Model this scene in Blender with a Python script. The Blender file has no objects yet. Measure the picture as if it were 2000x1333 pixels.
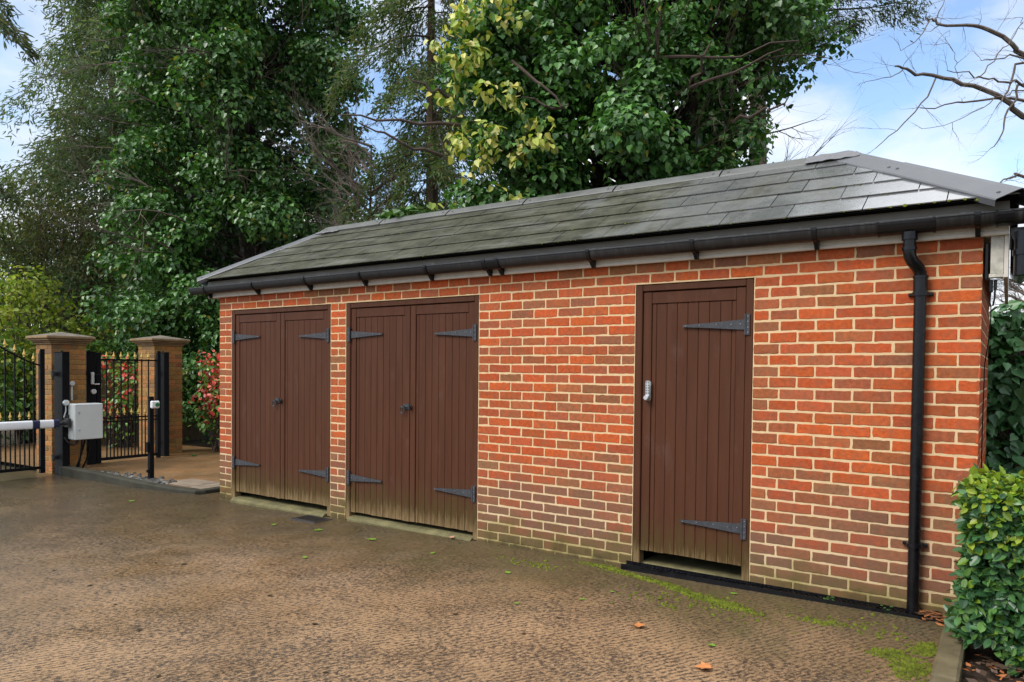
import bpy, math, random
import numpy as np
from mathutils import Matrix, Vector
R = math.radians
random.seed(7)
rng = np.random.default_rng(11)
sc = bpy.context.scene
COL = sc.collection

# ------------------------------------------------------------------ camera
def camera_axes(yaw, pitch, roll):
    cy, sy, cp, sp = math.cos(yaw), math.sin(yaw), math.cos(pitch), math.sin(pitch)
    fwd = Vector((-sy*cp, cy*cp, sp)); right = Vector((cy, sy, 0)); up = right.cross(fwd)
    cr, sr = math.cos(roll), math.sin(roll)
    return fwd, right*cr + up*sr, up*cr - right*sr
fwd, right, up = camera_axes(.6014, -.0246, .01)
cam = bpy.data.objects.new('camera', bpy.data.cameras.new('camera')); COL.objects.link(cam)
m = Matrix.Identity(4)
for i in range(3):
    m[i][0], m[i][1], m[i][2] = right[i], up[i], -fwd[i]
m.translation = (7.5018, -4.9709, 1.5159)
cam.matrix_world = m
cam.data.sensor_width = 36; cam.data.lens = 1413.06/2000*36; cam.data.shift_y = 89.48/2000
cam.data.clip_start = .05; cam.data.clip_end = 2000
sc.camera = cam
sc.view_settings.view_transform = 'Standard'; sc.view_settings.look = 'None'
sc.view_settings.gamma = 1; sc.view_settings.exposure = 1.32
sc.cycles.use_denoising = True
sc.cycles.max_bounces = 6; sc.cycles.transparent_max_bounces = 4

# ------------------------------------------------------------------ world and sun
SUN_EL, SUN_AZ = R(46), R(205)          # azimuth clockwise from +y: light comes from behind the camera, left
w = bpy.data.worlds.new('World'); sc.world = w; w.use_nodes = True
nt = w.node_tree; nt.nodes.clear()
def nn(t, kind, **kw):
    n = t.nodes.new(kind)
    for k, v in kw.items():
        if k.startswith('i_'):
            n.inputs[k[2:].replace('_', ' ')].default_value = v
        else: setattr(n, k, v)
    return n
sky = nn(nt, 'ShaderNodeTexSky', sky_type='NISHITA', sun_disc=False, sun_elevation=SUN_EL, sun_rotation=SUN_AZ, air_density=1.0, dust_density=.6, ozone_density=1.6)
bg = nn(nt, 'ShaderNodeBackground'); bg.inputs[1].default_value = .105
nt.links.new(sky.outputs[0], bg.inputs[0])
tc = nn(nt, 'ShaderNodeTexCoord')
mp = nn(nt, 'ShaderNodeMapping'); mp.inputs['Scale'].default_value = (1, 1, 2.2)
mp.inputs['Location'].default_value = (.9, .4, .2)
nt.links.new(tc.outputs['Generated'], mp.inputs[0])
n1 = nn(nt, 'ShaderNodeTexNoise', i_Scale=2.6, i_Detail=7.0, i_Roughness=.52, i_Distortion=.2)
nt.links.new(mp.outputs[0], n1.inputs['Vector'])
rp = nn(nt, 'ShaderNodeValToRGB'); rp.color_ramp.elements[0].position = .40; rp.color_ramp.elements[1].position = .56
ge = nn(nt, 'ShaderNodeSeparateXYZ'); nt.links.new(tc.outputs['Generated'], ge.inputs[0])
em = nn(nt, 'ShaderNodeMapRange'); em.inputs[1].default_value = .55; em.inputs[2].default_value = .85; em.inputs[3].default_value = 0; em.inputs[4].default_value = .22  # extra cloud cover added overhead, out of view, for the roof to reflect
nt.links.new(ge.outputs[2], em.inputs[0])
ea = nn(nt, 'ShaderNodeMath', operation='ADD'); nt.links.new(n1.outputs[0], ea.inputs[0]); nt.links.new(em.outputs[0], ea.inputs[1])
nt.links.new(ea.outputs[0], rp.inputs[0])
n2 = nn(nt, 'ShaderNodeTexNoise', i_Scale=5.0, i_Detail=5.0)
nt.links.new(mp.outputs[0], n2.inputs['Vector'])
cr = nn(nt, 'ShaderNodeValToRGB'); cr.color_ramp.elements[0].position = .35; cr.color_ramp.elements[1].position = .62
cr.color_ramp.elements[0].color = (.74, .81, .92, 1); cr.color_ramp.elements[1].color = (1, 1, 1.0, 1)
nt.links.new(n2.outputs[0], cr.inputs[0])
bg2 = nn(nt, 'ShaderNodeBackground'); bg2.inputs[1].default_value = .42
# clouds boosted overhead, out of view, to give the roof slates their sheen
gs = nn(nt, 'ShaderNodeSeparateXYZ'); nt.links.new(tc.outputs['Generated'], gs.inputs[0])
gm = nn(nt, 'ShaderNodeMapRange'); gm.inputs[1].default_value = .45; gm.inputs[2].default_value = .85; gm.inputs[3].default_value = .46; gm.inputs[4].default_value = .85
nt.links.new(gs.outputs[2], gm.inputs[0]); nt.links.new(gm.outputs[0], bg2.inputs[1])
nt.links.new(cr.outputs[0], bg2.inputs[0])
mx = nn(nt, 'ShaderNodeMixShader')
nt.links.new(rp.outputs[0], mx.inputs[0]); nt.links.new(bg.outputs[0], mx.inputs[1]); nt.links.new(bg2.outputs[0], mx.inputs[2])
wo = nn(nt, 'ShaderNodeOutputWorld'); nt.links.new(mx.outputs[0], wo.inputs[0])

sun = bpy.data.objects.new('sun', bpy.data.lights.new('sun', 'SUN')); COL.objects.link(sun)
sun.data.energy = 1.5; sun.data.angle = R(28); sun.data.color = (1, .96, .9)
sd = Vector((math.sin(SUN_AZ)*math.cos(SUN_EL), math.cos(SUN_AZ)*math.cos(SUN_EL), math.sin(SUN_EL)))
sun.rotation_euler = sd.to_track_quat('Z', 'Y').to_euler(); sun.location = (6, -12, 14)

# ------------------------------------------------------------------ helpers
def gz(x): return -.025 + .0125*max(-30, min(30, x))
def tag(o, label=None, cat=None, group=None, kind=None):
    if label: o['label'] = label
    if cat: o['category'] = cat
    if group: o['group'] = group
    if kind: o['kind'] = kind
    return o
def empty(name, loc, label=None, cat=None, group=None):
    o = bpy.data.objects.new(name, None); COL.objects.link(o); o.location = loc; o.empty_display_size = .2
    return tag(o, label, cat, group)
def wloc(o):
    l = Vector(o.location)
    return l
def setparent(o, p):
    if p is None: return
    o.parent = p
    off = Vector((0, 0, 0)); q = p
    # meshes are built in world coordinates: cancel the parents' offsets
    while q is not None and q.type == 'EMPTY':
        off += q.location; q = None
    if p.type == 'EMPTY': o.matrix_parent_inverse = Matrix.Translation(-off)

def npmesh(name, V, sizes, idx, mats, parent=None, col=None, matidx=None, smooth=False):
    me = bpy.data.meshes.new(name)
    V = np.asarray(V, np.float32); idx = np.asarray(idx, np.int32); sizes = np.asarray(sizes, np.int32)
    me.vertices.add(len(V)); me.vertices.foreach_set('co', V.ravel())
    me.loops.add(len(idx)); me.loops.foreach_set('vertex_index', idx)
    me.polygons.add(len(sizes))
    st = np.zeros(len(sizes), np.int32); st[1:] = np.cumsum(sizes)[:-1]
    me.polygons.foreach_set('loop_start', st)
    if matidx is not None: me.polygons.foreach_set('material_index', np.asarray(matidx, np.int32))
    me.polygons.foreach_set('use_smooth', np.full(len(sizes), bool(smooth)))
    if col is not None:
        a = me.color_attributes.new('col', 'FLOAT_COLOR', 'POINT')
        c = np.ones((len(V), 4), np.float32); c[:, :3] = col; a.data.foreach_set('color', c.ravel())
    me.update(calc_edges=True); me.validate()
    for mm in (mats if isinstance(mats, (list, tuple)) else [mats]): me.materials.append(mm)
    o = bpy.data.objects.new(name, me); COL.objects.link(o)
    setparent(o, parent)
    return o

class MB:
    def __init__(s): s.v = []; s.f = []; s.m = []; s.c = []; s.cc = None
    def add(s, vs, fs, mi=0, col=None):
        b = len(s.v); s.v += [tuple(p) for p in vs]; s.f += [tuple(b+i for i in f) for f in fs]; s.m += [mi]*len(fs)
        s.c += [col or (1, 1, 1)]*len(vs)
    def box(s, a, b, mi=0, col=None, bev=0.0):
        x0, y0, z0 = a; x1, y1, z1 = b
        if bev <= 0:
            s.add([(x0,y0,z0),(x1,y0,z0),(x1,y1,z0),(x0,y1,z0),(x0,y0,z1),(x1,y0,z1),(x1,y1,z1),(x0,y1,z1)],
                  [(0,3,2,1),(4,5,6,7),(0,1,5,4),(1,2,6,5),(2,3,7,6),(3,0,4,7)], mi, col); return
        e = min(bev, (x1-x0)*.45, (y1-y0)*.45, (z1-z0)*.45)
        vs = []; ids = {}
        for ix, x in ((0,x0),(1,x1)):
            for iy, y in ((0,y0),(1,y1)):
                for iz, z in ((0,z0),(1,z1)):
                    sx, sy, sz = (e if ix == 0 else -e), (e if iy == 0 else -e), (e if iz == 0 else -e)
                    for ax, p in enumerate(((x, y+sy, z+sz), (x+sx, y, z+sz), (x+sx, y+sy, z))):
                        ids[(ix,iy,iz,ax)] = len(vs); vs.append(p)
        fs = []
        for ax in range(3):
            o1, o2 = [a for a in range(3) if a != ax]
            for sgn in (0, 1):
                q = []
                for (p, r) in ((0,0),(1,0),(1,1),(0,1)):
                    k = [0,0,0]; k[ax] = sgn; k[o1] = p; k[o2] = r; q.append(ids[(k[0],k[1],k[2],ax)])
                if (sgn == 1) == (ax == 1): q.reverse()
                fs.append(tuple(q))
        for ax in range(3):            # edge chamfers along axis ax
            o1, o2 = [a for a in range(3) if a != ax]
            for p in (0,1):
                for r in (0,1):
                    k0 = [0,0,0]; k0[o1] = p; k0[o2] = r; k1 = list(k0); k1[ax] = 1
                    fs.append((ids[(*k0,o1)], ids[(*k1,o1)], ids[(*k1,o2)], ids[(*k0,o2)]))
        for k in ((a,b2,c) for a in (0,1) for b2 in (0,1) for c in (0,1)):
            fs.append((ids[(*k,0)], ids[(*k,1)], ids[(*k,2)]))
        s.add(vs, fs, mi, col)
    def prism(s, poly, axis, a, b, mi=0, col=None):
        """poly: 2-D outline in the two other axes (cyclic order), extruded along axis from a to b"""
        n = len(poly); vs = []
        for t in (a, b):
            for (p, q) in poly:
                vs.append({'x': (t, p, q), 'y': (p, t, q), 'z': (p, q, t)}[axis])
        fs = [tuple(range(n))[::-1], tuple(range(n, 2*n))] + [(i, (i+1) % n, n+(i+1) % n, n+i) for i in range(n)]
        s.add(vs, fs, mi, col)
    def tube(s, pts, rad, n=8, mi=0, col=None, caps=True):
        pts = [Vector(p) for p in pts]; rs = rad if isinstance(rad, (list, tuple)) else [rad]*len(pts)
        vs = []; prev = None
        for i, p in enumerate(pts):
            d = (pts[min(i+1, len(pts)-1)] - pts[max(i-1, 0)]).normalized()
            u = Vector((0,0,1)) if abs(d.z) < .9 else Vector((1,0,0))
            if prev is None: prev = d.cross(u).normalized()
            a = (prev - d*prev.dot(d)).normalized(); prev = a; b = d.cross(a)
            for k in range(n):
                t = 2*math.pi*k/n; vs.append(p + (a*math.cos(t) + b*math.sin(t))*rs[i])
        fs = [(i*n+k, i*n+(k+1) % n, (i+1)*n+(k+1) % n, (i+1)*n+k) for i in range(len(pts)-1) for k in range(n)]
        if caps: fs += [tuple(range(n))[::-1], tuple((len(pts)-1)*n+k for k in range(n))]
        s.add(vs, fs, mi, col)
    def lathe(s, c, prof, n=10, mi=0, col=None):
        cx, cy, cz = c; vs = []
        for (r, z) in prof:
            for k in range(n):
                t = 2*math.pi*k/n; vs.append((cx+r*math.cos(t), cy+r*math.sin(t), cz+z))
        L = len(prof)
        fs = [(i*n+k, i*n+(k+1) % n, (i+1)*n+(k+1) % n, (i+1)*n+k) for i in range(L-1) for k in range(n)]
        fs += [tuple(range(n))[::-1], tuple((L-1)*n+k for k in range(n))]
        s.add(vs, fs, mi, col)
    def build(s, name, mats, parent=None, smooth=False, usecol=False):
        sizes = [len(f) for f in s.f]; idx = [i for f in s.f for i in f]
        o = npmesh(name, np.array(s.v), sizes, idx, mats, parent, np.array(s.c) if usecol else None, s.m, smooth)
        if smooth:
            bmx = o.data
            try: bmx.set_sharp_from_angle(angle=R(38))
            except Exception: pass
        return o

# ------------------------------------------------------------------ materials
def mat(name, color, rough=.6, spec=.5, var=.0, scale=8.0, bump=0.0, bscale=60.0, metal=0.0, coat=0.0, stretch=None):
    M = bpy.data.materials.new(name); M.use_nodes = True; t = M.node_tree
    b = t.nodes['Principled BSDF']
    b.inputs['Base Color'].default_value = (*color, 1); b.inputs['Roughness'].default_value = rough
    b.inputs['Specular IOR Level'].default_value = spec; b.inputs['Metallic'].default_value = metal
    b.inputs['Coat Weight'].default_value = coat
    c = nn(t, 'ShaderNodeTexCoord'); src = c.outputs['Object']
    if stretch:
        mpn = nn(t, 'ShaderNodeMapping'); mpn.inputs['Scale'].default_value = stretch; t.links.new(src, mpn.inputs[0]); src = mpn.outputs[0]
    if var > 0:
        n = nn(t, 'ShaderNodeTexNoise', i_Scale=scale, i_Detail=6.0, i_Roughness=.6); t.links.new(src, n.inputs['Vector'])
        r = nn(t, 'ShaderNodeMapRange'); r.inputs['From Min'].default_value = .25; r.inputs['From Max'].default_value = .75
        r.inputs['To Min'].default_value = 1-var; r.inputs['To Max'].default_value = 1+var
        t.links.new(n.outputs[0], r.inputs[0])
        mu = nn(t, 'ShaderNodeVectorMath', operation='SCALE'); mu.inputs[0].default_value = color
        t.links.new(r.outputs[0], mu.inputs['Scale']); t.links.new(mu.outputs[0], b.inputs['Base Color'])
        r2 = nn(t, 'ShaderNodeMapRange'); r2.inputs['From Min'].default_value = .3; r2.inputs['From Max'].default_value = .7
        r2.inputs['To Min'].default_value = max(.03, rough-.12); r2.inputs['To Max'].default_value = min(1, rough+.12)
        t.links.new(n.outputs[0], r2.inputs[0]); t.links.new(r2.outputs[0], b.inputs['Roughness'])
    if bump > 0:
        n = nn(t, 'ShaderNodeTexNoise', i_Scale=bscale, i_Detail=5.0, i_Roughness=.65); t.links.new(src, n.inputs['Vector'])
        bu = nn(t, 'ShaderNodeBump', i_Strength=bump, i_Distance=.01)
        t.links.new(n.outputs[0], bu.inputs['Height']); t.links.new(bu.outputs[0], b.inputs['Normal'])
    return M
def N(M): return M.node_tree, M.node_tree.nodes['Principled BSDF']
def mixc(t, fac, a, b, blend='MIX'):
    n = t.nodes.new('ShaderNodeMix'); n.data_type = 'RGBA'; n.blend_type = blend
    for s_, v in ((n.inputs['Factor'], fac), (n.inputs[6], a), (n.inputs[7], b)):
        if hasattr(v, 'is_linked') or hasattr(v, 'node'): t.links.new(v, s_)
        elif isinstance(v, (int, float)): s_.default_value = v
        else: s_.default_value = (*v, 1)
    return n.outputs[2]
def noise(t, src, scale, detail=5.0, rough=.6, dist=0.0):
    n = nn(t, 'ShaderNodeTexNoise', i_Scale=scale, i_Detail=detail, i_Roughness=rough, i_Distortion=dist)
    t.links.new(src, n.inputs['Vector']); return n.outputs[0]
def rng_(t, src, a, b, c=0.0, d=1.0):
    n = nn(t, 'ShaderNodeMapRange'); n.inputs[1].default_value = a; n.inputs[2].default_value = b
    n.inputs[3].default_value = c; n.inputs[4].default_value = d
    t.links.new(src, n.inputs[0]); return n.outputs[0]
def math_(t, op, a, b):
    n = nn(t, 'ShaderNodeMath', operation=op)
    for i, v in enumerate((a, b)):
        if isinstance(v, (int, float)): n.inputs[i].default_value = v
        else: t.links.new(v, n.inputs[i])
    return n.outputs[0]
def objco(t, scale=None, rot=None):
    c = nn(t, 'ShaderNodeTexCoord'); s = c.outputs['Object']
    if scale or rot:
        mpn = nn(t, 'ShaderNodeMapping')
        if scale: mpn.inputs['Scale'].default_value = scale
        if rot: mpn.inputs['Rotation'].default_value = rot
        t.links.new(s, mpn.inputs[0]); s = mpn.outputs[0]
    return s
def zaxis(t):
    g = nn(t, 'ShaderNodeSeparateXYZ'); t.links.new(objco(t), g.inputs[0]); return g.outputs

def brick_mat(name, dirt=(.13, .075, .05), damp=True, mortar=False, rough=.85):
    M = bpy.data.materials.new(name); M.use_nodes = True; t, b = N(M)
    a = nn(t, 'ShaderNodeAttribute', attribute_name='col'); co = objco(t)
    nz = noise(t, co, 38, 6, .65); big = noise(t, co, 3.2, 4)
    c = mixc(t, rng_(t, nz, .3, .75), a.outputs['Color'], (.5, .5, .5), 'MULTIPLY') if not mortar else mixc(t, rng_(t, noise(t, co, 6, 4), .3, .7), (.53, .375, .205), (.62, .455, .265))
    if not mortar:
        c = mixc(t, rng_(t, noise(t, co, 14, 5, .6, .8), .45, .72, 0, .55), c, (.19, .085, .045))
        c = mixc(t, rng_(t, noise(t, co, 11, 4, .5), .55, .72, 0, .6), c, (.40, .072, .02))
        c = mixc(t, rng_(t, noise(t, co, 120, 2), .68, .8, 0, .5), c, (.5, .33, .22))
    else:
        c = mixc(t, rng_(t, nz, .35, .7, 0, .5), c, (.50, .36, .20))
    z = zaxis(t)
    if damp:
        zz = math_(t, 'ADD', z[2], rng_(t, big, .3, .7, -.22, .22))
        c = mixc(t, rng_(t, zz, .90, .25, 0, .62), c, dirt if not mortar else (.52, .40, .25))
        zz2 = math_(t, 'ADD', z[2], rng_(t, noise(t, co, 6, 5), .3, .7, -.12, .12))
        c = mixc(t, rng_(t, zz2, .30, .10, 0, .75), c, (.090, .072, .022) if not mortar else (.22, .19, .05))
        c = mixc(t, rng_(t, zz2, .10, -.02, 0, .8), c, (.05, .038, .014))
    t.links.new(c, b.inputs['Base Color']); b.inputs['Roughness'].default_value = rough
    b.inputs['Specular IOR Level'].default_value = .25
    bu = nn(t, 'ShaderNodeBump', i_Strength=.55, i_Distance=.006); t.links.new(noise(t, co, 90, 6, .7), bu.inputs['Height'])
    t.links.new(bu.outputs[0], b.inputs['Normal'])
    return M
M_brick = brick_mat('red_brick'); M_mortar = brick_mat('cream_mortar', mortar=True, rough=.95)
M_ybrick = brick_mat('yellow_brick', damp=False); M_ymortar = mat('ochre_mortar', (.27, .19, .09), .95, .2, .25, 10)
M_dark = mat('dark_interior', (.008, .007, .006), .95, .1)

def door_mat(name, worn=True):
    M = bpy.data.materials.new(name); M.use_nodes = True; t, b = N(M)
    co = objco(t); st = objco(t, (22, 22, 1.6)); z = zaxis(t)
    c = mixc(t, rng_(t, noise(t, st, 1.0, 5), .3, .7), (.056, .0205, .0105), (.075, .0285, .0145))
    c = mixc(t, rng_(t, noise(t, objco(t, (5, 5, 2.6)), 1.0, 6, .7), .58, .80, 0, .38), c, (.125, .078, .066))
    if worn:
        zz = math_(t, 'ADD', z[2], rng_(t, noise(t, objco(t, (24, 24, 2.2)), 1.0, 6, .75), .3, .7, -.18, .18))
        c = mixc(t, rng_(t, zz, .46, .18, 0, .8), c, (.062, .043, .014))
        zz2 = math_(t, 'ADD', z[2], rng_(t, noise(t, objco(t, (60, 60, 5)), 1.0, 5, .7), .3, .7, -.09, .09))
        c = mixc(t, rng_(t, zz2, .22, .04, 0, .85), c, (.22, .148, .075))
        c = mixc(t, rng_(t, noise(t, objco(t, (50, 50, 12)), 1.0, 4, .6), .62, .75, 0, .6), c, (.06, .03, .02))
    t.links.new(c, b.inputs['Base Color']); t.links.new(rng_(t, noise(t, objco(t, (9, 9, 2)), 1.0, 5), .3, .7, .34, .66), b.inputs['Roughness'])
    b.inputs['Specular IOR Level'].default_value = .12
    bu = nn(t, 'ShaderNodeBump', i_Strength=.25, i_Distance=.003); t.links.new(noise(t, objco(t, (60, 60, 3)), 1.0, 5, .7), bu.inputs['Height'])
    t.links.new(bu.outputs[0], b.inputs['Normal'])
    return M
M_door = door_mat('brown_painted_boards')
M_hinge = mat('blue_grey_iron', (.040, .042, .048), .55, .3, .35, 40, .3, 200)
M_bolt = mat('dull_bolt', (.16, .16, .17), .5, .5, .2, 50, metal=.5)
M_steel = mat('brushed_steel', (.55, .56, .58), .32, .5, .08, 30, metal=.85)
M_iron = mat('black_iron', (.018, .018, .02), .45, .5, .3, 30)
M_black_plastic = mat('black_plastic', (.004, .004, .0055), .25, .30, .35, 14, .06, 160)
M_white_pvc = mat('weathered_white_pvc', (.52, .48, .42), .5, .4, .14, 9, .05, 120)
def grime_top(M, z0, z1, colr):
    t, b = N(M); z = zaxis(t); l = b.inputs['Base Color'].links[0].from_socket
    zz = math_(t, 'ADD', z[2], rng_(t, noise(t, objco(t, (9, 9, 30)), 1.0, 5, .7), .3, .7, -.035, .035))
    t.links.new(mixc(t, rng_(t, zz, z0, z1, 0, .9), l, colr), b.inputs['Base Color'])
grime_top(M_white_pvc, 2.385, 2.43, (.10, .088, .07))
M_dirty_pvc = mat('grimy_white_board', (.40, .38, .32), .65, .4, .35, 24, .2, 90)
M_conc = mat('mossy_concrete', (.125, .11, .05), .8, .3, .45, 7, .5, 120)
# ------------------------------------------------------------------ ground, driveway, path
L, D = 7.366, 1.8
def sheet(name, poly, dz, M, n=1):
    mb = MB(); mb.add([(x, y, gz(x)+dz) for x, y in poly], [tuple(range(len(poly)))]); return tag(mb.build(name, M), kind='structure')

M_soil = mat('damp_soil', (.055, .042, .022), .9, .3, .5, 3, .8, 25)
def grid_sheet(name, x0, x1, y0, y1, nx, ny, dz, M):
    xs = np.linspace(x0, x1, nx+1); ys = np.linspace(y0, y1, ny+1)
    V = [(x, y, gz(x)+dz) for y in ys for x in xs]
    F = [(j*(nx+1)+i, j*(nx+1)+i+1, (j+1)*(nx+1)+i+1, (j+1)*(nx+1)+i) for j in range(ny) for i in range(nx)]
    mb = MB(); mb.add(V, F); return tag(mb.build(name, M), kind='structure')
grid_sheet('ground', -300, 300, -300, 300, 40, 40, -.05, M_soil)

def drive_mat():
    M = bpy.data.materials.new('brushed_wet_concrete'); M.use_nodes = True; t, b = N(M)
    co = objco(t); al = objco(t, None, (0, 0, -1.08)); st = objco(t, None, (0, 0, -1.08))
    mpn = nn(t, 'ShaderNodeMapping'); mpn.inputs['Scale'].default_value = (30, 58, 1); t.links.new(st, mpn.inputs[0])
    pit = noise(t, mpn.outputs[0], 1.0, 6, .62, .35)
    fine = noise(t, co, 170, 3, .7)
    far = None
    # tamped ridges
    sep = nn(t, 'ShaderNodeSeparateXYZ'); t.links.new(al, sep.inputs[0])
    wob = math_(t, 'MULTIPLY', noise(t, co, 2.2, 3), .10)
    ph = math_(t, 'MULTIPLY', math_(t, 'ADD', sep.outputs[1], wob), 2*math.pi/.034)
    wav = math_(t, 'ADD', math_(t, 'MULTIPLY', math_(t, 'SINE', ph, 0), .5), .5)
    msk = rng_(t, noise(t, co, .9, 3), .42, .62, .15, 1.0)
    wavm = math_(t, 'MULTIPLY', wav, msk)
    pit2 = noise(t, co, 62, 5, .75); pit = math_(t, 'ADD', math_(t, 'MULTIPLY', pit, .55), math_(t, 'MULTIPLY', pit2, .45))
    pit = math_(t, 'ADD', pit, rng_(t, noise(t, co, 5.5, 5, .65), .25, .75, -.028, .028))
    h = math_(t, 'ADD', math_(t, 'MULTIPLY', pit, 1.0), math_(t, 'MULTIPLY', wavm, .09))
    h = math_(t, 'ADD', h, math_(t, 'MULTIPLY', fine, .12))
    tan = mixc(t, rng_(t, noise(t, co, 1.1, 4), .3, .7), (.222, .135, .066), (.318, .196, .100))
    c = mixc(t, rng_(t, h, .515, .64), (.034, .022, .013), tan)
    c = mixc(t, rng_(t, noise(t, co, 55, 2), .68, .74, 0, .6), c, (.40, .32, .22))
    # dirty, algae-dark strip near the building and the kerb, with ragged edges
    sx = zaxis(t)
    edge = math_(t, 'ADD', sx[1], rng_(t, noise(t, co, 1.4, 5, .65), .25, .75, -.55, .55))
    edge = math_(t, 'ADD', edge, rng_(t, sx[0], 1, 6.5, .25, -.0))
    dk = rng_(t, edge, -1.35, -.40)
    c2 = mixc(t, rng_(t, h, .47, .63), (.025, .019, .007), (.088, .063, .023))
    c = mixc(t, math_(t, 'MULTIPLY', dk, .88), c, c2)
    gr = math_(t, 'MULTIPLY', rng_(t, noise(t, co, 4.5, 6, .7), .50, .68), rng_(t, edge, -1.0, -.15))
    gr = math_(t, 'MULTIPLY', gr, rng_(t, sx[0], 2.5, 5.0, .15, 1))
    c = mixc(t, math_(t, 'MULTIPLY', gr, .8), c, (.060, .066, .011))
    # lit area painted into the colour round the front middle; darker away from it
    pos = nn(t, 'ShaderNodeVectorMath', operation='DISTANCE'); t.links.new(co, pos.inputs[0]); pos.inputs[1].default_value = (5.0, -2.7, 0)
    dd = math_(t, 'ADD', pos.outputs['Value'], rng_(t, noise(t, co, .8, 4), .3, .7, -.8, .8))
    c = mixc(t, rng_(t, dd, 1.6, 5.0, 0, .72), c, mixc(t, rng_(t, h, .525, .615), (.022, .017, .011), (.105, .074, .043)))
    # darker wet tracks further left
    wet = rng_(t, noise(t, objco(t, (.5, 1.2, 1), (0, 0, -.35)), 1.3, 4), .45, .62)
    c = mixc(t, math_(t, 'MULTIPLY', wet, rng_(t, sx[0], 3.5, -1.5, 0, .55)), c, (.045, .034, .024))
    t.links.new(c, b.inputs['Base Color'])
    wetr = math_(t, 'MULTIPLY', rng_(t, noise(t, co, 1.7, 5), .35, .65, .0, 1), rng_(t, sx[0], 5.5, 2.0, .25, 1))
    wetr = math_(t, 'MAXIMUM', wetr, rng_(t, math_(t, 'ADD', sx[0], rng_(t, noise(t, co, 1.1, 4), .3, .7, -1, 1)), 3.4, .4, 0, .78))
    t.links.new(rng_(t, wetr, 0, 1, .62, .20), b.inputs['Roughness'])
    b.inputs['Specular IOR Level'].default_value = .5
    bu = nn(t, 'ShaderNodeBump', i_Strength=.4, i_Distance=.010); t.links.new(h, bu.inputs['Height']); t.links.new(bu.outputs[0], b.inputs['Normal'])
    return M
M_drive = drive_mat()
mb = MB()
for poly in ([(-3.6,-30),(7.24,-30),(7.24,.04),(-.46,.04),(-3.6,-.12)], [(-30,-30),(-3.6,-30),(-3.6,-.12),(-30,-.12)], [(-.46,.04),(.3,.04),(.3,3.0),(-.46,3.0)]):
    mb.add([(x, y, gz(x)) for x, y in poly], [tuple(range(len(poly)))])
tag(mb.build('driveway', M_drive), kind='structure')

def path_mat():
    M = bpy.data.materials.new('bound_gravel'); M.use_nodes = True; t, b = N(M); co = objco(t)
    n = noise(t, co, 90, 4, .7)
    c = mixc(t, rng_(t, n, .35, .65), (.11, .055, .02), (.29, .155, .062))
    c = mixc(t, rng_(t, noise(t, co, 1.6, 4), .4, .65, 0, .5), c, (.075, .06, .028))
    t.links.new(c, b.inputs['Base Color']); t.links.new(rng_(t, noise(t, co, 2.2, 3), .35, .65, .35, .6), b.inputs['Roughness'])
    bu = nn(t, 'ShaderNodeBump', i_Strength=.6, i_Distance=.01); t.links.new(n, bu.inputs['Height']); t.links.new(bu.outputs[0], b.inputs['Normal'])
    return M
M_path = path_mat()
sheet('path', [(-3.55,-.02),(-.58,.10),(-.58,3.2),(-9,3.2),(-9,.0),(-4.2,.0)], .035, M_path)
M_slab = mat('stone_slab', (.21, .165, .12), .55, .4, .3, 5, .3, 80)
mb = MB()
for (x0, x1, y0, y1) in ((-1.55,-.95,.16,.62),(-.93,-.60,.16,.62)):
    mb.add([(x0,y0,gz(x0)+.041),(x1,y0,gz(x1)+.041),(x1,y1,gz(x1)+.041),(x0,y1,gz(x0)+.041)], [(0,1,2,3)])
tag(mb.build('paving', M_slab), kind='structure')

# kerbs: left (curved, tall to the left, flush to the right) and right (edging of the planting bed)
M_kerb = mat('grey_kerb_concrete', (.040, .038, .028), .75, .15, .35, 6, .4, 90)
M_kerb2 = mat('stained_kerb_concrete', (.095, .075, .038), .75, .4, .45, 7, .5, 70)
def kerb(path, wid, hs, M):
    mb = MB(); pts = [Vector((x, y, 0)) for x, y in path]; n = len(pts); rows = []
    for i, p in enumerate(pts):
        d = (pts[min(i+1, n-1)] - pts[max(i-1, 0)]).normalized(); q = Vector((-d.y, d.x, 0))
        g = gz(p.x); h = hs[i]
        prof = [(0, -.08), (0, h-.018), (.006, h-.006), (.018, h), (wid-.012, h), (wid, h-.012), (wid, -.08)]
        rows.append([tuple(p + q*a + Vector((0, 0, g+z))) for a, z in prof])
    k = len(rows[0]); vs = [v for r in rows for v in r]
    fs = [(i*k+j, (i+1)*k+j, (i+1)*k+j+1, i*k+j+1) for i in range(n-1) for j in range(k-1)]
    fs += [tuple(range(k)), tuple((n-1)*k+j for j in range(k))[::-1]]
    mb.add(vs, fs); return tag(mb.build('kerb', M), kind='structure')
kerb([(-3.72,-.10),(-3.5,-.135),(-3.1,-.135),(-2.6,-.125),(-2.1,-.12),(-1.6,-.11),(-1.1,-.06),(-.75,-.01),(-.56,.04),(-.5,.14),(-.5,.5),(-.5,1.4),(-.5,3.0)], .12,
     [.13,.135,.13,.12,.10,.08,.06,.05,.045,.045,.045,.045,.045], M_kerb)
# right kerb: three stones end to end
for (y0, y1) in ((-4.6,-2.42),(-2.41,-1.30),(-1.29,-.022)):
    mb = MB(); mb.box((7.245, y0, -.08), (7.352, y1, .185), bev=.012); tag(mb.build('kerb', M_kerb2), kind='structure')

# planting bed
mb = MB(); V = []; xs = np.linspace(7.353, 12, 30); ys = np.linspace(-4.6, 2.6, 46)
for y in ys:
    for x in xs: V.append((x, y, .10+.03*math.sin(x*9+y*4)*math.cos(y*11)))
mb.add(V, [(j*30+i, j*30+i+1, (j+1)*30+i+1, (j+1)*30+i) for j in range(45) for i in range(29)])
tag(mb.build('planting_bed', mat('bark_mulch', (.035, .022, .014), .9, .3, .6, 12, 1, 40)), kind='structure')

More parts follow.
